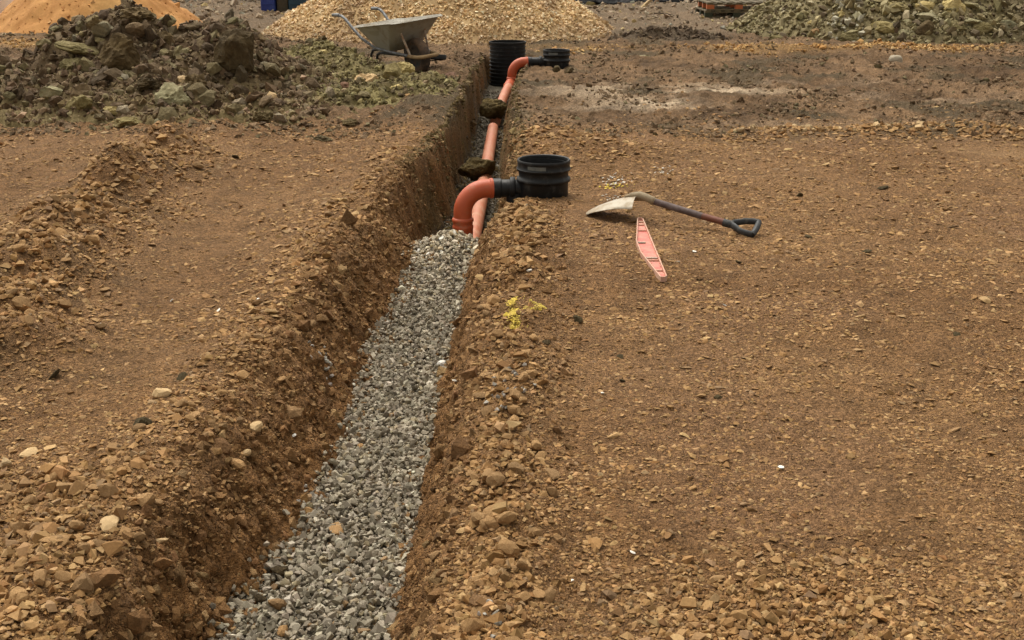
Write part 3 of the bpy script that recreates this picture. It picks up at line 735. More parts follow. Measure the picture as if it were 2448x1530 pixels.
# ------------------------------------------------------------------ heaps
def heap_mesh(fn, x0, x1, y0, y1, nx, ny, colfn, name, mat, parent=None):
    X, Y = np.meshgrid(np.linspace(x0, x1, nx), np.linspace(y0, y1, ny), indexing='ij')
    h = fn(X, Y); Z = Hbase(X, Y) + h
    keep = (h > -.06) & (trench(X, Y)[0] < .01)
    idx = np.arange(nx * ny).reshape(nx, ny)
    a, b, c, d = idx[:-1, :-1], idx[1:, :-1], idx[1:, 1:], idx[:-1, 1:]
    km = keep[:-1, :-1] & keep[1:, :-1] & keep[1:, 1:] & keep[:-1, 1:]
    F = np.stack([a[km], b[km], c[km], d[km]], -1)
    V = np.stack([X, Y, Z], -1).reshape(-1, 3); Cc = colfn(X, Y, h).reshape(-1, 3)
    used = np.unique(F); re = np.full(len(V), -1); re[used] = np.arange(len(used))
    return link(name, np_mesh(name, V[used], re[F], Cc[used], True), mat, parent)

# --- spoil heap of dark clods, left of the trench
def spoil_h(x, y):
    h = 0.90 * gauss(x, y, -3.75, 11.85, .70, .85)
    h = np.maximum(h, .74 * gauss(x, y, -4.2, 11.9, .75, .8))
    h = np.maximum(h, .74 * gauss(x, y, -2.85, 11.75, .90, .90))
    h = np.maximum(h, .40 * gauss(x, y, -4.7, 11.5, .95, .9))
    h = h + .16 * gauss(x, y, -3.3, 10.5, 1.2, .6)
    h = np.maximum(h, .36 * gauss(x, y, -3.4, 10.75, 1.5, .80))
    h = h + .05 * fbm(x * 1.9, y * 1.9, 201, 4) + .05 * fbm(x * 5.5, y * 5.5, 205, 4, .6) - .09 * np.abs(pn(x * 3.6, y * 3.6, 209))
    return h - .07
def spoil_c(x, y, h):
    n = np.clip(.5 + .7 * fbm(x * 2.0, y * 2.0, 211, 4), 0, 1)
    c = lerp(np.broadcast_to(C(0.115, 0.075, 0.043), x.shape + (3,)), C(0.188, 0.133, 0.070), n)
    return lerp(c, C(0.205, 0.159, 0.068), np.clip(1 - h * 3.2, 0, 1) * .8)
def pile_points(fn, x0, x1, y0, y1, n, hmin=.01):
    x = rng.uniform(x0, x1, n); y = rng.uniform(y0, y1, n); h = fn(x, y); k = (h > hmin) & (trench(x, y)[0] < .02)
    x, y, h = x[k], y[k], h[k]; return x, y, Hbase(x, y) + h, h
sh = empty('spoil_heap', (0, 0, 0)); tag(sh, 'dark brown heap of excavated clods and rocks left of the trench', 'spoil heap')
heap_mesh(spoil_h, -6.2, -1.3, 9.2, 13.6, 260, 200, spoil_c, 'core', 'clod', sh)
x, y, z, h = pile_points(spoil_h, -6.2, -1.3, 9.2, 12.6, 19000); n = len(x)
size = .0165 * np.exp(rng.normal(0, .55, n)); size = np.minimum(size, .075)
col = pick(n, [(0.121, 0.079, 0.044), (0.169, 0.115, 0.066), (0.200, 0.144, 0.073), (0.230, 0.183, 0.097), (0.326, 0.253, 0.159), (0.302, 0.200, 0.129)], [4.5, 5, 3, 1.2, .5, .5], .18)
low = np.clip(1 - h * 3.0, 0, 1)[:, None]; col = col * (1 + .35 * low)
o = scatter('clods', SMALL + MED, np.stack([x, y, z + size * .1], -1), size, 'clod', col, .85, .8, sh); tag(o, kind='stuff')
x, y, z, h = pile_points(spoil_h, -6.0, -1.5, 9.4, 12.2, 1200, .03); n = len(x)
size = np.minimum(.034 * np.exp(rng.normal(0, .35, n)), .085)
col = pick(n, [(0.121, 0.082, 0.047), (0.181, 0.129, 0.073), (0.230, 0.183, 0.092), (0.290, 0.235, 0.153), (0.302, 0.194, 0.118)], [4, 4, 2.5, .8, .5], .2)
o = scatter('lumps', CLOD, np.stack([x, y, z + size * .2], -1), size, 'clod', col, .8, .9, sh); tag(o, kind='stuff')
x, y, z, h = pile_points(spoil_h, -5.6, -1.7, 9.6, 12.0, 430, .10); n = len(x)
size = np.minimum(.060 * np.exp(rng.normal(0, .32, n)), .13)
col = pick(n, [(0.116, 0.079, 0.045), (0.162, 0.113, 0.062), (0.209, 0.169, 0.085), (0.267, 0.226, 0.147)], [5, 4, 2, .6], .2)
o = scatter('angular_clods', CLOD2, np.stack([x, y, z + size * .25], -1), size, 'clod', col, .75, .9, sh); tag(o, kind='stuff')

# --- lower olive tail of the spoil, running up to the trench
def tail_h(x, y):
    h = .42 * gauss(x, y, -2.15, 13.2, .72, .9)
    h = np.maximum(h, .32 * gauss(x, y, -1.72, 12.6, .52, .85))
    h = np.maximum(h, .19 * gauss(x, y, -1.05, 11.9, .45, .75))
    h = np.maximum(h, .22 * gauss(x, y, -1.75, 11.5, .8, .7))
    h = h + .035 * fbm(x * 2.1, y * 2.1, 221, 4) + .035 * fbm(x * 6, y * 6, 225, 4, .6) - .07
    return h
def tail_c(x, y, h):
    n = np.clip(.5 + .7 * fbm(x * 2.2, y * 2.2, 231, 4), 0, 1)
    return lerp(np.broadcast_to(C(0.113, 0.082, 0.038), x.shape + (3,)), C(0.238, 0.198, 0.079), n)
tl = empty('clay_heap', (0, 0, 0)); tag(tl, 'low olive-yellow clay heap in front of the wheelbarrow', 'spoil heap')
heap_mesh(tail_h, -3.6, -.35, 10.2, 15.0, 170, 200, tail_c, 'core', 'clod', tl)
x, y, z, h = pile_points(tail_h, -3.6, -.45, 10.2, 14.0, 10000); n = len(x)
size = np.minimum(.0145 * np.exp(rng.normal(0, .5, n)), .06)
col = pick(n, [(0.113, 0.084, 0.041), (0.170, 0.136, 0.056), (0.238, 0.198, 0.084), (0.328, 0.278, 0.136), (0.227, 0.159, 0.091)], [3, 4, 4, 1.4, .6], .18)
o = scatter('clods', SMALL + MED, np.stack([x, y, z + size * .1], -1), size, 'clod', col, .8, .8, tl); tag(o, kind='stuff')
x, y, z, h = pile_points(tail_h, -3.4, -.5, 10.3, 13.4, 700, .02); n = len(x)
size = np.minimum(.030 * np.exp(rng.normal(0, .35, n)), .07)
o = scatter('lumps', CLOD, np.stack([x, y, z + size * .2], -1), size, 'clod', pick(n, [(0.148, 0.113, 0.055), (0.227, 0.187, 0.084), (0.318, 0.267, 0.136), (0.272, 0.198, 0.113)], [4, 4, 2, 1], .18), .7, .9, tl); tag(o, kind='stuff')

def boulder(u, v, y, wpx, hpx, label, mat, seed, dpt=.8, planes=10, rough=.14, fn=None, name='boulder', rz=None, lean=0.0, group=None, boxy=1.0):
    """a boulder whose visible face is wpx by hpx in the photograph, standing y metres out"""
    p = at_y(u, v, y); k = KD / 2822.0 * (y * .95 + .4)
    V_, F_ = rock_variant(seed, 4 if wpx > 58 else 3, planes, rough * 1.25, (1, 1, 1))
    V_ = V_ / np.abs(V_).max(0)
    V_ = np.sign(V_) * np.abs(V_) ** boxy
    V_ = V_ * np.array([wpx * k / 2, wpx * k / 2 * dpt, hpx * k / 2])
    o = link(name, np_mesh(name, V_, F_, None, False), mat)
    g0 = float(Hbase(np.array([p[0]]), np.array([p[1]]))[0]); top = g0 + (max(0.0, float(fn(np.array([p[0]]), np.array([p[1]]))[0])) if fn else 0)
    z = p[2]; hh = hpx * k / 2
    z = min(max(z, top - hh * .45), top + hh * .75)
    o.location = (p[0], p[1], z); o.rotation_euler = (0, lean, rz if rz is not None else random.Random(seed).uniform(-.4, .4))
    return tag(o, label, 'boulder', group)
B = boulder
B(275, 125, 10.95, 108, 100, 'rounded brown clay boulder in the middle of the dark heap', 'brown_rock', 401, fn=spoil_h)
B(555, 125, 11.05, 112, 118, 'huge upright block of dark soil on the heap end', 'brown_rock', 402, .9, 16, .12, spoil_h, boxy=.72, rz=.75, lean=.12)
B(583, 112, 10.62, 13, 52, 'narrow tan streak of clay down the upright soil block', 'tan_stone', 403, .6, 8, .12, None)
B(412, 238, 10.2, 100, 85, 'large grey-green angular rock low on the heap front', 'grey_rock', 404, fn=spoil_h)
B(430, 160, 10.45, 32, 26, 'small bright tan stone on the heap flank', 'pale_stone', 405, fn=spoil_h)
B(190, 82, 11.3, 125, 32, 'long olive slab lying near the heap top', 'olive_rock', 406, .8, 8, .1, spoil_h, lean=.16)
B(165, 105, 11.1, 70, 42, 'olive block under the long slab on the heap', 'olive_rock', 407, fn=spoil_h)
B(235, 55, 11.4, 60, 45, 'dark clod on the shoulder of the heap', 'brown_rock', 408, .8, 6, .25, spoil_h)
B(320, 38, 11.6, 90, 40, 'dark crumbly clod on the very top of the heap', 'brown_rock', 409, .9, 6, .28, spoil_h)
B(385, 62, 11.5, 55, 50, 'dark clod just right of the heap top', 'brown_rock', 410, .9, 6, .25, spoil_h)
B(185, 250, 10.0, 70, 60, 'olive rock at the left foot of the heap', 'olive_rock', 411, fn=spoil_h)
B(265, 218, 10.1, 60, 28, 'yellow-olive slab on the lower heap', 'yellow_rock', 412, fn=spoil_h)
B(300, 288, 9.7, 70, 36, 'flat green-brown rock at the heap foot', 'olive_rock', 413, fn=spoil_h)
B(375, 292, 9.75, 50, 32, 'grey-green rock at the heap foot', 'grey_rock', 414, fn=spoil_h)
B(120, 215, 10.3, 55, 40, 'dull grey rock on the left heap slope', 'grey_rock', 415, fn=spoil_h)
B(24, 186, 11.3, 62, 52, 'dark olive rock alone beside the heap', 'olive_rock', 416, .8, 9, .12, None)
B(640, 228, 10.6, 36, 34, 'pinkish pale stone at the heap right foot', 'pale_stone', 417, fn=spoil_h)
B(625, 275, 10.0, 62, 34, 'dark loose clod at the heap right foot', 'dark_clod', 418, .9, 6, .25, None, 'clod')
B(465, 190, 10.4, 80, 55, 'dark soil lump right of the grey-green rock', 'brown_rock', 419, .9, 6, .25, spoil_h)
B(350, 195, 10.4, 70, 40, 'brown soil lump above the grey-green rock', 'brown_rock', 420, .9, 6, .25, spoil_h)
B(720, 222, 11.2, 58, 66, 'tall yellow-olive slab leaning on the clay heap', 'yellow_rock', 421, .6, 9, .1, tail_h, lean=.35)
B(865, 193, 11.7, 62, 46, 'pinkish-tan rough rock on the clay heap', 'pale_stone', 422, fn=tail_h)
B(925, 172, 11.9, 50, 48, 'dark olive angular rock on the clay heap', 'olive_rock', 423, fn=tail_h)
B(950, 162, 12.3, 62, 46, 'yellow-olive rough rock near the wheelbarrow wheel', 'yellow_rock', 424, fn=tail_h)
B(942, 213, 11.5, 46, 34, 'bright yellow-olive pointed stone on the clay heap', 'yellow_rock', 425, fn=tail_h)
B(1018, 210, 11.6, 38, 15, 'thin yellow flat stone near the trench lip', 'yellow_rock', 426, fn=None)
B(1058, 180, 12.6, 46, 22, 'reddish-brown slab near the trench lip', 'red_rock', 427, fn=tail_h)
B(815, 208, 11.4, 38, 30, 'small dark brown stone between the pale rocks', 'red_rock', 428, fn=tail_h)
B(840, 220, 11.3, 36, 26, 'olive stone below the pinkish rock', 'olive_rock', 429, fn=tail_h)
B(760, 128, 12.9, 36, 24, 'yellowish lump on the back of the clay heap', 'yellow_rock', 430, fn=tail_h)
B(765, 330, 9.1, 62, 22, 'low dark clod between heap and trench', 'dark_clod', 431, .9, 6, .25, None, 'clod')
B(825, 290, 9.9, 40, 22, 'dark clod nearer the trench lip', 'dark_clod', 432, .9, 6, .25, None, 'clod')
B(2115, 146, 14.75, 34, 32, 'round pale concrete lump on the muddy yard', 'concrete', 433, .9, 5, .05, None, boxy=.75)
B(1517, 136, 15.4, 44, 14, 'grey-green flat slab on the muddy yard', 'grey_rock', 434, .8, 9, .1, None)
B(1345, 165, 13.6, 26, 20, 'brown stone in front of the far small chamber', 'brown_rock', 435, .8, 9, .1, None)
B(1316, 163, 13.7, 22, 18, 'dark stone beside the brown stone by the far chamber', 'dark_clod', 436, .8, 9, .1, None)

# --- orange sand heap
def sand_h(x, y):
    d = np.hypot((x + 7.02) / 1.0, (y - 20.6) / 1.05)
    h = 1.45 - .80 * d
    h = np.minimum(h, 1.30 - .18 * d) - .25 * np.exp(-((d - 1.75) / .3) ** 2) * .2
    return h + .06 * fbm(x * 1.5, y * 1.5, 241, 3) - .05 * np.abs(pn(x * 1.9 + .5 * y, y * 1.3, 245)) + .018 * fbm(x * 6, y * 6, 243, 3) + .05 * gauss(x, y, -8.1, 19.9, .5, .5)
def sand_c(x, y, h):
    n = np.clip(.5 + .6 * fbm(x * 2.5, y * 2.5, 251, 4), 0, 1)
    c = lerp(np.broadcast_to(C(0.389, 0.180, 0.055), x.shape + (3,)), C(0.541, 0.282, 0.099), n)
    return lerp(c, C(0.670, 0.408, 0.157), np.clip(gauss(x, y, -6.15, 19.35, .45, .30), 0, 1))
sp_ = empty('sand_heap', (0, 0, 0)); tag(sp_, 'smooth orange building sand heap behind the dark spoil heap', 'sand heap')
heap_mesh(sand_h, -9.0, -4.4, 18.4, 22.8, 150, 140, sand_c, 'core', 'sand', sp_)
x, y, z, h = pile_points(sand_h, -9.0, -4.4, 18.4, 20.8, 700); n = len(x)
o = scatter('sand_lumps', SMALL, np.stack([x, y, z], -1), .016 * np.exp(rng.normal(0, .5, n)), 'sand', pick(n, [(0.454, 0.224, 0.076), (0.389, 0.185, 0.058), (0.595, 0.370, 0.165)], [4, 2, .6], .1), .7, .6, sp_); tag(o, kind='stuff')

# --- pale yellow gravel heap
def yel_h(x, y):
    d = np.hypot((x + 1.18) / 1.12, (y - 19.7) / 1.0)
    d2 = np.hypot((x - .08) / 1.0, (y - 20.0) / .9)
    h = np.maximum(1.75 - .70 * d, 1.05 - .66 * d2)
    return h + .04 * fbm(x * 1.3, y * 1.3, 261, 3) - .12 * np.exp(-((x + 1.9) / .7) ** 2 - ((y - 17.6) / .5) ** 2)
def yel_c(x, y, h):
    n = np.clip(.5 + .6 * fbm(x * 2.0, y * 2.0, 271, 4), 0, 1)
    return lerp(np.broadcast_to(C(0.297, 0.191, 0.089), x.shape + (3,)), C(0.432, 0.300, 0.149), n)
yp = empty('gravel_heap', (0, 0, 0)); tag(yp, 'large pale yellow stone heap behind the wheelbarrow', 'gravel heap')
heap_mesh(yel_h, -4.9, 2.4, 16.6, 22.6, 130, 110, yel_c, 'core', 'pile_stone', yp)
x, y, z, h = pile_points(yel_h, -4.9, 2.4, 16.6, 20.2, 19000, -.02); n = len(x)
size = .026 * np.exp(rng.normal(0, .28, n))
dirt = np.clip(sstep(.25, .7, fbm(x * 1.1, y * 1.1, 281, 3)) + .8 * sstep(.28, .05, h), 0, 1)[:, None]
col = pick(n, [(0.674, 0.490, 0.267), (0.607, 0.423, 0.216), (0.782, 0.613, 0.387), (0.485, 0.321, 0.157), (0.831, 0.737, 0.504)], [5, 4, 3, 2, .7], .10)
col = col * (1 - .6 * dirt) + pick(n, [(0.351, 0.232, 0.141), (0.270, 0.177, 0.104)], [1, 1], .12) * (.6 * dirt)
o = scatter('heap_stones', SMALL + MED[:5], np.stack([x, y, z + size * .3], -1), size, 'pile_stone', col, .75, .7, yp); tag(o, kind='stuff')

# --- olive rock heap on the right
def rock_h(x, y):
    d = np.hypot((x - 6.5) / 1.12, (y - 19.9) / 1.0); d2 = np.hypot((x - 9.2) / 1.2, (y - 20.1) / 1.0)
    h = np.maximum(1.95 - .74 * d, 1.5 - .62 * d2)
    return h + .05 * fbm(x * 1.2, y * 1.2, 291, 4) + .03 * fbm(x * 5, y * 5, 293, 3)
def rock_c(x, y, h):
    n = np.clip(.5 + .6 * fbm(x * 1.7, y * 1.7, 301, 4), 0, 1)
    c = lerp(np.broadcast_to(C(0.131, 0.104, 0.051), x.shape + (3,)), C(0.242, 0.197, 0.099), n)
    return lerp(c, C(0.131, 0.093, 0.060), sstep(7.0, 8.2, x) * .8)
rp = empty('rock_heap', (0, 0, 0)); tag(rp, 'olive-green heap of broken rock beside the pallets', 'rock heap')
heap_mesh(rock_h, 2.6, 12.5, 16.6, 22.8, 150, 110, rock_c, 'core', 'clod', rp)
x, y, z, h = pile_points(rock_h, 2.6, 11.0, 16.6, 20.3, 15000, -.02); n = len(x)
size = np.minimum(.036 * np.exp(rng.normal(0, .5, n)), .13)
size *= np.where(x < 4.8, .8, 1.0)
col = pick(n, [(0.219, 0.181, 0.090), (0.170, 0.136, 0.066), (0.296, 0.250, 0.135), (0.384, 0.330, 0.204), (0.121, 0.090, 0.052)], [4, 4, 3, 1, 2], .15)
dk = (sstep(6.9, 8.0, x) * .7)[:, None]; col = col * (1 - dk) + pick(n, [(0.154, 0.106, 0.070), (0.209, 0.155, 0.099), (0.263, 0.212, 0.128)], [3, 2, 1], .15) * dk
dust = ((np.abs(x - 4.9 - .25 * h) < .22) & (rng.random(n) < .35)); col[dust] = np.array([.42, .39, .29]) * rng.uniform(.8, 1.1, (dust.sum(), 1))
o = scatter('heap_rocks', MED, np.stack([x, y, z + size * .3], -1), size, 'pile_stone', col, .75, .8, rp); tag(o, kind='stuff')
RK = [(2105, 22, 86, 36, 'big olive block half way up the rock heap', 'olive_rock'), (2085, 72, 74, 40, 'wide olive boulder below the big block', 'olive_rock'), (2013, 92, 62, 40, 'olive boulder at the foot of the rock heap', 'olive_rock'),
      (2185, 78, 44, 60, 'dark brown boulder at the foot of the rock heap', 'brown_rock'), (2195, 45, 66, 28, 'pale green slab in the rock heap', 'grey_rock'), (2185, 22, 52, 36, 'pale olive boulder above the slab', 'yellow_rock'),
      (2255, 22, 70, 60, 'large pale olive boulder high in the rock heap', 'yellow_rock'), (2255, 68, 60, 40, 'dark olive rock in the deep shade of the heap', 'olive_rock'), (2290, 58, 60, 24, 'flat grey-green rock right of the boulders', 'grey_rock'),
      (2140, 60, 36, 30, 'small grey-green rock between the boulders', 'grey_rock'), (2135, 85, 38, 24, 'pale grey stone low among the boulders', 'grey_rock'), (1915, 58, 22, 18, 'yellow-olive stone on the small scree', 'yellow_rock'), (1925, 77, 26, 20, 'brown-olive stone on the small scree', 'tan_stone'),
      (2320, 70, 60, 36, 'brown-olive rock at the right of the dark gap', 'olive_rock'), (2375, 60, 50, 26, 'muddy flat rock on the brown flank', 'grey_rock'), (1835, 92, 40, 20, 'green-brown slab at the heap left foot', 'olive_rock'), (1990, 40, 30, 26, 'olive stone on the scree beside the block', 'yellow_rock')]
for i, (u, v, wp, hp, lab, mt) in enumerate(RK):
    # stand each rock on the slope: march along the sight line to the heap surface
    yy = 16.9
    while yy < 20 and at_y(u, v, yy)[2] > float(H(np.array([at_y(u, v, yy)[0]]), np.array([yy]), False)[0]) + max(0, float(rock_h(np.array([at_y(u, v, yy)[0]]), np.array([yy]))[0])): yy += .05
    B(u, v, yy + .03, wp, hp, lab, mt, 450 + i, .8, 11, .09, rock_h)

# --- dark soil hump on the yard
def hump_h(x, y):
    return .17 * gauss(x, y, 2.55, 18.4, .62, .32) + .12 * gauss(x, y, 2.0, 18.2, .5, .25) + .05 * fbm(x * 5, y * 5, 311, 4, .6) - .05
hu = empty('soil_hump', (0, 0, 0)); tag(hu, 'low hump of dark soil on the yard between the heaps', 'soil heap')
heap_mesh(hump_h, 1.2, 3.9, 17.6, 19.2, 110, 70, lambda x, y, h: lerp(np.broadcast_to(C(.085, .058, .036), x.shape + (3,)), C(.13, .095, .06), np.clip(.5 + pn(x * 6, y * 6, 313), 0, 1)), 'core', 'clod', hu)
x, y, z, h = pile_points(hump_h, 1.2, 3.9, 17.6, 18.9, 1500); n = len(x)
o = scatter('clods', MED, np.stack([x, y, z], -1), np.minimum(.026 * np.exp(rng.normal(0, .5, n)), .08), 'clod', pick(n, [(.09, .062, .038), (.13, .09, .055), (.18, .13, .08)], [4, 3, 1], .15), .8, .8, hu); tag(o, kind='stuff')
bpy.context.view_layer.update()

# ------------------------------------------------------------------ drainage chambers and pipes
def make_chamber(cx, cy, gz, spig, label, dustmat, zc=.025):
    t = empty('inspection_chamber', (cx, cy, gz)); tag(t, label, 'chamber', 'small black inspection chambers')
    b = MB()
    prof = [(.0, -.30), (.146, -.30), (.146, -.02), (.150, -.012), (.150, .062), (.153, .070), (.162, .075), (.166, .084), (.162, .094), (.153, .099),
            (.150, .108), (.151, .126), (.157, .138), (.164, .143), (.166, .151), (.160, .158), (.1585, .184), (.161, .188), (.161, .202), (.157, .206), (.149, .203), (.146, .190), (.144, .12), (.140, .05), (.136, -.12), (.06, -.16), (.0, -.16)]
    b.lathe(prof, 64); body = b.build('shaft', dustmat, t, angle=50)
    b = MB(); b.lathe([(.1435, .178), (.1475, .181), (.1475, .187), (.1435, .190)], 64); b.build('seal_ring', 'black_plastic', body)
    # side branch
    x1 = -.12; x0 = -.26 - spig
    b = MB(); b.lathe([(.0, x1 + .02), (.054, x1 + .02), (.054, x0 + .06), (.060, x0 + .055), (.060, x0 + .002), (.055, x0), (.0, x0)], 32, (0, 0, zc), 'X'); br = b.build('branch', dustmat, t, angle=50)
    b = MB(); b.lathe([(.055, -.205), (.068, -.203), (.070, -.196), (.070, -.178), (.066, -.172), (.055, -.17)], 32, (0, 0, zc), 'X'); b.build('collar', 'black_plastic_dusty', br)
    b = MB(); b.lathe([(.0, zc - .02), (.058, zc - .025), (.058, -.10), (.064, -.105), (.064, -.35), (0, -.35)], 32, (-.17, 0, 0)); b.build('drop_leg', 'black_plastic', t, angle=50)
    # moulded seams and a printed patch on the side
    b = MB(); V_ = []
    for k in range(9):
        a = rad(-128 + k * 5.2)
        for zz in (.160, .182): V_.append((.1600 * math.cos(a), .1600 * math.sin(a), zz))
    b.add(V_, [(2 * k, 2 * k + 2, 2 * k + 3, 2 * k + 1) for k in range(8)]); b.build('stuck_label', 'label_grey', body)
    return t
make_chamber(.192, 7.10, float(Hbase(np.array([.19]), np.array([7.0]))[0]) + .0, .055, 'black plastic chamber with ribbed rim beside the shovel, orange bend on its branch', 'black_plastic_dusty')
make_chamber(.53, 14.35, -.012, .09, 'small black plastic chamber beside the tall ribbed riser, orange bend on its branch', 'black_plastic_dusty', .062)

def make_bend(x_end, y, zc, yaw, label):
    """90 degree bend: local +X end meets the branch, other end points down"""
    t = empty('drain_bend', (x_end, y, zc), (0, 0, yaw)); tag(t, label, 'pipe bend', 'terracotta drain bends')
    R = .145; pts = [(0, 0, 0), (-.02, 0, 0), (-.04, 0, 0)] + arc((-.04, 0, -R), R, 90, 180, 18)[1:] + [(-.04 - R, 0, -R - .02), (-.04 - R, 0, -R - .045)]
    b = MB(); b.tube(pts, .0565, 36); body = b.build('bend', 'terracotta_plastic', t, angle=60)
    b = MB(); b.lathe([(.055, .002), (.061, .002), (.0625, -.004), (.0625, -.014), (.058, -.018)], 36, (0, 0, 0), 'X'); b.build('end_ring', 'terracotta_plastic', body)
    xs = -.04 - R; z0 = -R - .03
    b = MB(); b.lathe([(.055, z0 + .004), (.060, z0), (.066, z0 - .006), (.067, z0 - .014), (.066, z0 - .022), (.061, z0 - .026), (.0605, z0 - .045), (.064, z0 - .05), (.065, z0 - .060), (.062, z0 - .066), (.0615, z0 - .2), (.056, z0 - .2)], 36, (xs, 0, 0)); b.build('socket', 'terracotta_plastic', t, angle=50)
    return t
gz0 = float(Hbase(np.array([.19]), np.array([7.0]))[0])
make_bend(-.120, 7.10, gz0 + .025, rad(12), 'terracotta drain bend rising out of the grey gravel to the chamber by the shovel')
make_bend(.185, 14.35, .050, rad(8), 'terracotta drain bend rising from the trench beside the tall ribbed riser')

def pipe(pts, r, label, mat='terracotta_pipe', rings=()):
    t = MB(); t.tube(pts, r, 32); o = t.build('drain_pipe', mat, None, angle=60)
    for i, (p, q) in enumerate(rings):
        p, q = Vector(p), Vector(q); b = MB(); b.tube([p, p + (q - p) * .15, p + (q - p) * .3, q], [r + .002, r + .010, r + .007, r + .007], 32); b.build('socket', 'terracotta_plastic', o)
    return tag(o, label, 'pipe', 'terracotta drain pipes')
pipe([(-.275, 7.45, -.47), (-.243, 9.0, -.455), (-.222, 10.5, -.45), (-.200, 12.45, -.44)], .055, 'long dusty orange pipe lying in the open trench between clods')
pipe([(-.18, 12.75, -.43), (-.14, 13.3, -.34), (-.075, 13.85, -.25), (-.01, 14.30, -.19)], .055, 'short dusty orange pipe sloping up to the far bend', rings=[((-.045, 14.08, -.22), (-.010, 14.32, -.19))])

b = MB(); prof = [(.0, -.62), (.215, -.62)]
z = -.62
while z < .17:
    prof += [(.218, z), (.218, z + .026), (.232, z + .030), (.232, z + .040), (.218, z + .044)]; z += .046
prof += [(.232, .19), (.236, .195), (.236, .215), (.224, .215), (.222, .18), (.212, -.55), (.0, -.55)]
b.lathe(prof, 64, (-.055, 15.25, 0)); o = b.build('ribbed_riser', 'black_plastic', None, angle=30)
tag(o, 'tall black corrugated chamber riser standing at the end of the trench', 'chamber riser')

b = MB(); b.lathe([(0, .0), (.16, .0), (.175, .012), (.175, .055), (.168, .066), (.14, .066), (.135, .058), (0, .058)], 48)
o = b.build('chamber_lid', 'black_plastic_dusty', None, angle=40); p = on_z(1020, 136, .08)
o.location = (p[0], p[1], float(H(np.array([p[0]]), np.array([p[1]]))[0]) + .02); o.rotation_euler = (rad(-4), rad(5), .3)
tag(o, 'round black plastic cover lying on the ground beyond the wheelbarrow wheel', 'cover')

# clods fallen across the trench
def trench_clod(u, v, y, wpx, hpx, seed, label):
    o = B(u, v, y, wpx, hpx, label, 'trench_clod', seed, .8, 7, .15, None, 'clod', 0, boxy=.85)
    o.location.z = at_y(u, v, y)[2]; o['category'] = 'clod'
    return o
trench_clod(1124, 398, 9.75, 98, 66, 507, 'brown soil clod wedged across the trench near the black chamber')
trench_clod(1166, 258, 12.75, 68, 52, 502, 'dark soil clod wedged across the trench near the far bend')

# ------------------------------------------------------------------ wheelbarrow
wp = on_ground(992, 169)
fz = float(H(np.array([wp[0]]), np.array([wp[1]]))[0])
wb = empty('wheelbarrow', (wp[0], wp[1], fz + .0)); wb.rotation_euler = (rad(6), 0, math.atan2(-.80, .60)); wb.scale = (1.0, 1.0, .98)
wb.rotation_mode = 'XYZ'
tag(wb, 'grey galvanised wheelbarrow with muddy wheel standing behind the clay heap', 'wheelbarrow')
# local frame: +X forward to the wheel, +Y to the barrow's left, Z up
def rrect(x0, x1, hw0, hw1, z0, z1, rr_, n=5):
    """rounded outline; x0 rear, x1 front; widths and heights differ front to rear"""
    P = []
    for (cx, cy, sx, sy, a0) in ((x1, 1, -1, -1, 0), (x0, 1, 1, -1, 90), (x0, -1, 1, 1, 180), (x1, -1, -1, 1, 270)):
        hw = hw1 if cx == x1 else hw0; zz = z1 if cx == x1 else z0
        ccx = cx + sx * rr_; ccy = (hw - rr_) * cy
        for i in range(n + 1):
            a = rad(a0 + 90 * i / n); P.append(Vector((ccx + rr_ * math.cos(a), ccy + rr_ * math.sin(a), zz)))
    return P
levels = [rrect(-.60, -.22, .19, .19, .265, .25, .07), rrect(-.70, -.10, .25, .25, .38, .39, .085), rrect(-.80, .05, .315, .325, .50, .57, .10), rrect(-.825, .10, .33, .34, .515, .60, .10), rrect(-.835, .115, .34, .35, .505, .59, .10)]
inner = [rrect(-.795, .043, .311, .321, .50, .568, .10), rrect(-.696, -.105, .246, .246, .38, .39, .085), rrect(-.598, -.222, .188, .188, .269, .254, .07)]
rings = levels + inner; n_ = len(levels[0]); b = MB(); V_ = [p for r_ in rings for p in r_]; F_ = []
for i in range(len(rings) - 1):
    if i == len(levels) - 1:
        pass
    for k in range(n_): F_.append((i * n_ + k, i * n_ + (k + 1) % n_, (i + 1) * n_ + (k + 1) % n_, (i + 1) * n_ + k))
F_.append(tuple(range(n_ - 1, -1, -1))); F_.append(tuple((len(rings) - 1) * n_ + k for k in range(n_)))
b.add(V_, F_); tray = b.build('tray', 'galvanised', wb, angle=55)
for s in (1, -1):
    b = MB(); b.tube([(.02, s * .15, .215), (-.25, s * .18, .235), (-.55, s * .21, .265), (-.80, s * .235, .37), (-.98, s * .25, .50), (-1.08, s * .255, .575), (-1.15, s * .26, .605), (-1.22, s * .262, .61)], .0165, 12); b.build('handle', 'tube_steel', wb)
    b = MB(); b.tube([(-1.19, s * .261, .609), (-1.24, s * .263, .611), (-1.34, s * .266, .606)], [.021, .022, .020], 12); b.build('grip', 'tube_steel', wb)
    b = MB(); b.tube([(-.50, s * .205, .255), (-.60, s * .215, .24), (-.635, s * .225, .18), (-.655, s * .235, -.01)], .0155, 10); b.build('leg', 'frame_black', wb)
    b = MB(); b.tube([(-.58, s * .20, .10), (-.545, s * .195, .19), (-.48, s * .19, .215), (-.25, s * .17, .215), (0, s * .135, .205)], .015, 10); b.build('brace', 'frame_black', wb)
    b = MB(); b.tube([(.03, s * .12, .215), (-.055, s * .155, .455)], .021, 8, True, .4); b.build('strut', 'rusty_strut', wb)
b = MB(); b.tube([(-.02, .135, .205), (.12, .135, .205), (.20, .125, .205), (.235, .08, .205), (.24, 0, .205), (.235, -.08, .205), (.20, -.125, .205), (.12, -.135, .205), (-.02, -.135, .205)], .021, 12); b.build('nose_bar', 'mud_bar', wb)
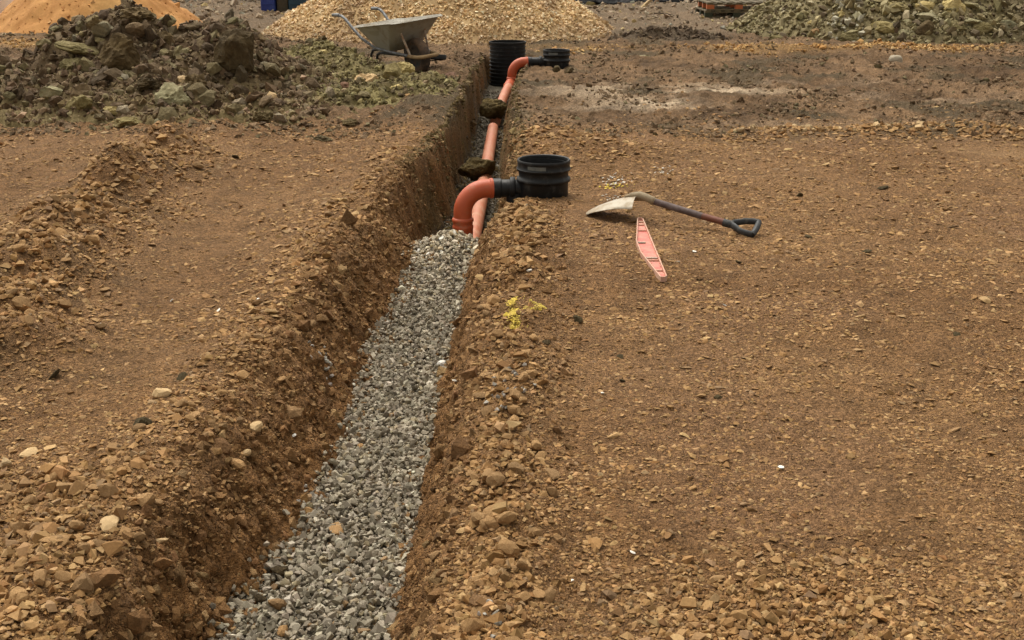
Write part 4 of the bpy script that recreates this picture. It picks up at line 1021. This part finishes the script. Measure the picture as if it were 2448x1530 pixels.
b = MB(); b.lathe([(.10, -.035), (.135, -.045), (.17, -.043), (.19, -.025), (.194, 0), (.19, .025), (.17, .043), (.135, .045), (.10, .035)], 36, (0, 0, .19), 'Y'); wh = b.build('wheel', 'wheel_rim', wb)
me = wh.data
b = MB(); b.lathe([(.128, -.046), (.150, -.052), (.175, -.049), (.193, -.030), (.199, 0), (.193, .030), (.175, .049), (.150, .052), (.128, .046)], 40, (0, 0, .19), 'Y'); b.build('tyre', 'tyre', wh)
b = MB(); b.lathe([(0, -.02), (.10, -.02), (.128, -.036), (.128, .036), (.10, .02), (0, .02)], 32, (0, 0, .19), 'Y'); b.build('hub_disc', 'wheel_rim', wh)
b = MB(); b.lathe([(0, -.13), (.012, -.13), (.012, .13), (0, .13)], 12, (0, 0, .19), 'Y'); b.build('axle', 'frame_black', wh)

# ------------------------------------------------------------------ shovel lying face down
T0 = Vector(on_ground(1385, 504)[:2] + (0,)); D0 = Vector(on_ground(1775, 543, .03)[:2] + (0,)); ax = (D0 - T0); L = ax.length; yaw = math.atan2(ax.y, ax.x)
gz = float(H(np.array([T0.x]), np.array([T0.y]))[0]); gz2 = float(H(np.array([D0.x]), np.array([D0.y]))[0])
sv = empty('shovel', (T0.x, T0.y, gz + .004), (0, math.atan2(gz - gz2, L), yaw))
tag(sv, 'round-nosed shovel with wooden shaft lying face down on the ground', 'shovel')
NU, NV = 22, 15; Vt = []; Vb = []
for i in range(NU):
    t = i / (NU - 1)
    x = .30 * t
    hw = .112 * (1 - (1 - min(1, t / .55)) ** 2.2) ** .62 if t < .55 else .112 + .003 * (t - .55)
    hw = max(hw, .004)
    zc = .175 * (t ** .85) - .040 * t * t
    for j in range(NV):
        s = -1 + 2 * j / (NV - 1)
        drop = .050 * abs(s) ** 1.8 * (.25 + .75 * t)
        back = .018 * (abs(s) ** 2) * (t > .93) 
        p = Vector((x + back, s * hw, max(.0015, zc - drop)))
        Vt.append(p); Vb.append(p - Vector((0, 0, .0028)))
b = MB(); Fq = []; m_ = NU * NV
for i in range(NU - 1):
    for j in range(NV - 1):
        a = i * NV + j; Fq.append((a, a + NV, a + NV + 1, a + 1)); Fq.append((a + m_, a + 1 + m_, a + NV + 1 + m_, a + NV + m_))
bd = [j for j in range(NV)] + [i * NV + NV - 1 for i in range(1, NU)] + [(NU - 1) * NV + j for j in range(NV - 2, -1, -1)] + [i * NV for i in range(NU - 2, 0, -1)]
for a, c in zip(bd, bd[1:] + bd[:1]): Fq.append((a, c, c + m_, a + m_))
b.add(Vt + Vb, Fq); bl = b.build('blade', 'shovel_steel', sv, angle=60)
b = MB(); b.tube([(.225, 0, .118), (.27, 0, .132), (.315, 0, .138), (.36, 0, .128), (.405, 0, .113)], [.004, .017, .022, .022, .0205], 16); b.build('socket', 'shovel_socket', sv)
b = MB(); b.tube([(.388, 0, .1185), (.398, 0, .1155)], .0235, 16); b.build('ferrule', 'shovel_socket', sv)
b = MB(); b.tube([(.40, 0, .114), (.55, 0, .088), (.68, 0, .066)], .0185, 16); b.build('shaft', 'shaft_worn', sv)
b = MB(); b.tube([(.675, 0, .067), (.76, 0, .055), (.83, 0, .044)], .0178, 16); b.build('lower_shaft', 'shaft_wood', sv)
dh = MB(); dh.tube([(.80, 0, .047), (.835, 0, .043), (.855, 0, .041)], [.0205, .0215, .019], 16); hd = dh.build('handle', 'handle_black', sv)
for s in (1, -1):
    b = MB(); b.tube([(.845, s * .004, .044 + s * .002), (.87, s * .020, .044 + s * .008), (.905, s * .044, .042 + s * .017), (.945, s * .052, .040 + s * .021), (.978, s * .053, .038 + s * .021)], [.013, .0125, .0115, .0115, .012], 12, True, 1.5); b.build('handle_arm', 'handle_black', hd)
b = MB(); b.tube([(.977, -.057, .015), (.981, -.029, .026), (.982, 0, .038), (.981, .029, .050), (.977, .057, .061)], [.0155, .0165, .017, .0165, .0155], 14); b.build('grip', 'handle_black', hd)

# ------------------------------------------------------------------ red boat level
LA = Vector(on_ground(1519, 519, .02)[:2] + (0,)); LBv = Vector(on_ground(1577, 660, .02)[:2] + (0,)); d = LBv - LA; LL_ = d.length
ga = float(H(np.array([LA.x]), np.array([LA.y]))[0]); gb = float(H(np.array([LBv.x]), np.array([LBv.y]))[0])
lv = empty('spirit_level', (LA.x, LA.y, ga + .007), (0, math.atan2(ga - gb, LL_), math.atan2(d.y, d.x)))
tag(lv, 'long tapered red spirit level with pale dusty frame lying near the shovel', 'spirit level')
# local +X along the level, -Y is its bulging side
outl = [(0, .012), (.02, .0), (LL_ - .02, .0), (LL_, .012), (LL_, .030), (LL_ * .985, .036), (LL_ * .63, .082), (LL_ * .44, .084), (.015, .034), (0, .028)]
outl = [(x, -y) for x, y in outl]
cx_ = sum(p[0] for p in outl) / len(outl)
def inset(pl, dd):
    n = len(pl); o = []
    for i in range(n):
        p0, p1, p2 = Vector(pl[i - 1] + (0,)), Vector(pl[i] + (0,)), Vector(pl[(i + 1) % n] + (0,))
        e1 = (p1 - p0).normalized(); e2 = (p2 - p1).normalized(); n1 = Vector((e1.y, -e1.x, 0)); n2 = Vector((e2.y, -e2.x, 0))
        bb = (n1 + n2).normalized(); o.append((p1 + bb * dd / max(.4, bb.dot(n1)))[:2])
    return o
inn = inset(outl, .0062); HT = .026; n_ = len(outl); b = MB()
if min(p[1] for p in inn) < min(p[1] for p in outl): inn = inset(outl, -.0062)
V_ = [(x, y, 0) for x, y in outl] + [(x, y, HT) for x, y in outl] + [(x, y, HT) for x, y in inn] + [(x, y, HT * .45) for x, y in inn]
F_ = [tuple(range(n_))] + [(k + a * n_, (k + 1) % n_ + a * n_, (k + 1) % n_ + (a + 1) * n_, k + (a + 1) * n_) for a in range(3) for k in range(n_)]
b.add(V_, F_); fr = b.build('frame', 'level_frame', lv, smooth=False, bevel=.0015)
b = MB(); b.add([(x, y, HT * .46) for x, y in inset(outl, .0058 if inn == inset(outl, .0062) else -.0058)], [tuple(range(n_))]); b.build('web', 'level_red', lv, smooth=False)
def half_w(x):
    xs = [0, LL_ * .44, LL_ * .63, LL_]; return float(np.interp(x, xs, [.03, .084, .082, .032]))
for fx_, mt in ((.06, 'level_frame'), (.115, 'level_frame'), (.225, 'level_frame'), (.445, 'vial_grey'), (.70, 'vial_grey'), (.735, 'level_frame'), (.885, 'level_frame')):
    x = fx_ * LL_; wv = half_w(x) - .015
    b = MB(); b.box((x, -.0075 - wv / 2 if mt != 'vial_grey' or fx_ > .5 else -.055, HT * .60), (.012, wv if mt != 'vial_grey' or fx_ > .5 else .04, HT * .34)); b.build('vial_holder' if mt == 'vial_grey' else 'rib', mt, lv, smooth=False, bevel=.003)

# ------------------------------------------------------------------ pallets, containers, bag and edge of the yard
def pallet(loc, rz, label, blk, top):
    t = empty('pallet', loc, (0, 0, rz)); tag(t, label, 'pallet', 'stacked pallets')
    W, Dp = 1.2, 1.0
    for i in range(3):
        b = MB(); b.box((0, -Dp / 2 + .05 + i * (Dp - .1) / 2, .011), (W, .1, .022)); b.build('bottom_board', 'pallet_wood', t, False, .002)
        b = MB(); b.box((0, -Dp / 2 + .05 + i * (Dp - .1) / 2, .1105), (W, .1, .022)); b.build('stringer_board', 'pallet_wood', t, False, .002)
        for j in range(3):
            b = MB(); b.box((-W / 2 + .07 + j * (W - .14) / 2, -Dp / 2 + .05 + i * (Dp - .1) / 2, .0608), (.14, .097, .077)); b.build('block', blk, t, False, .003)
    for i in range(7):
        b = MB(); b.box((-W / 2 + .06 + i * (W - .12) / 6, 0, .1327), (.11, Dp, .022)); b.build('deck_board', top, t, False, .002)
    return t
pp = on_z(1660, 38, .05); gzp = float(H(np.array([pp[0] + .6]), np.array([pp[1] + .5]))[0]) - .02
pallet((pp[0] + .62, pp[1] + .5, gzp), rad(2), 'dark mossy pallet at the bottom of the stack', 'pallet_green', 'pallet_wood')
pallet((pp[0] + .66, pp[1] + .5, gzp + .1439), rad(1), 'pallet with orange end blocks on top of the mossy pallet', 'pallet_orange', 'pallet_wood')

def panel_box(name, cx, y, wd, dp, ht, mat, label, cat, ribs):
    z0 = float(H(np.array([cx]), np.array([y]))[0]) - .03
    t = empty(name, (cx, y, z0)); tag(t, label, cat)
    b = MB(); b.box((0, 0, ht / 2), (wd, dp, ht)); b.build('body', mat, t, False, .02)
    for k in range(ribs):
        b = MB(); b.box((0, -dp / 2 - .004, .14 + k * .3), (wd * .86, .012, .02)); b.build('moulded_rib', mat, t, False, .004)
    b = MB(); b.box((0, 0, ht + .0215), (wd + .03, dp + .03, .04)); b.build('lid', mat, t, False, .01)
    return t
pa = on_z(617, 33, 0); pb = on_z(650, 33, 0)
panel_box('blue_container', (pa[0] + pb[0]) / 2, pa[1] + .25, pb[0] - pa[0], .5, 1.0, 'blue_plastic', 'bright blue upright plastic container behind the stone heaps', 'container', 3)
pc = on_z(679, 33, 0)
panel_box('brown_container', (pb[0] + pc[0]) / 2 + .012, pa[1] + .34, pc[0] - pb[0] - .02, .5, 1.0, 'brown_board', 'dull brown upright container between the blue and teal ones', 'container', 0)
panel_box('teal_container', pc[0] + .27, pa[1] + .30, .5, .5, 1.0, 'teal_plastic', 'dark teal upright container half hidden by the yellow stone heap', 'container', 2)

# white bulk bag at the edge of the sand
bx = on_z(13, 60, 0); hw = .45
V_, F_ = rock_variant(601, 4, 0, .0, (1, 1, 1)); V_ = V_ / np.abs(V_).max()
V_ = np.sign(V_) * np.abs(V_) ** .42
V_ = V_ / np.abs(V_).max(0)
pz = V_[:, 2]; bul = 1 + .035 * np.sin(pz * 9 + 2 * V_[:, 0]) + .03 * np.array([mnoise.noise(Vector(p) * 3) for p in V_])
V_ = np.stack([V_[:, 0] * hw * bul, V_[:, 1] * hw * bul, (pz + 1) * .40], -1)
bag = empty('bulk_bag', (bx[0] - hw - .01, bx[1] + .42, float(H(np.array([bx[0] - hw]), np.array([bx[1] + .42]))[0]) - .02)); tag(bag, 'white woven bulk bag standing beside the sand heap', 'bag')
link('sack', np_mesh('sack', V_, F_, None, True), 'white_bag', bag)
for sx in (-1, 1):
    for sy in (-1, 1):
        b = MB(); b.tube([(sx * .36, sy * .36, .74), (sx * .34, sy * .34, .88), (sx * .26, sy * .30, .93), (sx * .24, sy * .26, .76)], .022, 8, True, .3); b.build('lifting_loop', 'white_bag', bag)

# crumpled black sheeting along the back of the yard
x = np.linspace(1.1, 5.4, 120); yv = np.linspace(-.55, .55, 26); X, Yv = np.meshgrid(x, yv, indexing='ij')
yc = 27.6 + .25 * np.sin(X * 1.7) ; hz = .34 * np.clip(1 - (Yv / .55) ** 2, 0, 1) * (.7 + .4 * pn(X * .9, X * 0, 611)) + .05 * pn(X * 3, Yv * 6, 613)
Z = H(X, yc + Yv) + np.maximum(hz, -.02) + .005
i0 = (np.arange(119)[:, None] * 26 + np.arange(25)[None]).ravel()
sh_ = link('plastic_sheeting', np_mesh('plastic_sheeting', np.stack([X, yc + Yv, Z], -1).reshape(-1, 3), np.stack([i0, i0 + 26, i0 + 27, i0 + 1], -1), None, True), 'black_sheet')
sm = sh_.modifiers.new('solid', 'SOLIDIFY'); sm.thickness = .006
tag(sh_, 'crumpled black plastic sheeting along the back of the yard', 'sheeting')

# bramble thicket behind
b = MB(); r_ = random.Random(71)
for i in range(620):
    x = r_.uniform(-15, 15); y = r_.uniform(27.3, 31); z = float(H(np.array([x]), np.array([y]), False)[0])
    a = r_.uniform(0, 6.28); ln = r_.uniform(.4, 1.3); lean = r_.uniform(.2, 1.0); p = []
    for k in range(5):
        t = k / 4; p.append((x + math.cos(a) * lean * ln * t, y + math.sin(a) * lean * ln * t * .6, z + ln * (t * .9 - .45 * t * t * lean)))
    b.add(*(lambda q: (q.v, q.f))(MB().tube(p, [.012, .010, .008, .006, .003], 4, False)))
o = b.build('bramble_thicket', 'twig', None, False); tag(o, 'bare brown bramble twigs along the back of the yard', 'brambles', kind='stuff')

# pieces of timber in the rubble
b = MB(); b.box((0, 0, 0), (.34, .07, .05)); o = b.build('timber_offcut', 'timber', None, False, .004); p = on_z(1528, 14, .1)
o.location = (p[0], p[1], float(H(np.array([p[0]]), np.array([p[1]]))[0]) + .10); o.rotation_euler = (0, rad(-38), rad(25)); tag(o, 'pale timber offcut sticking up from the rubble', 'timber')
b = MB(); b.tube([(0, 0, 0), (.25, .02, .03), (.5, .0, .01)], .012, 8); o = b.build('stick', 'twig', None); p = on_z(1545, 38, .02)
o.location = (p[0], p[1], float(H(np.array([p[0]]), np.array([p[1]]))[0]) + .05); o.rotation_euler = (0, rad(8), rad(-30)); tag(o, 'thin dark stick lying across the rubble', 'stick')
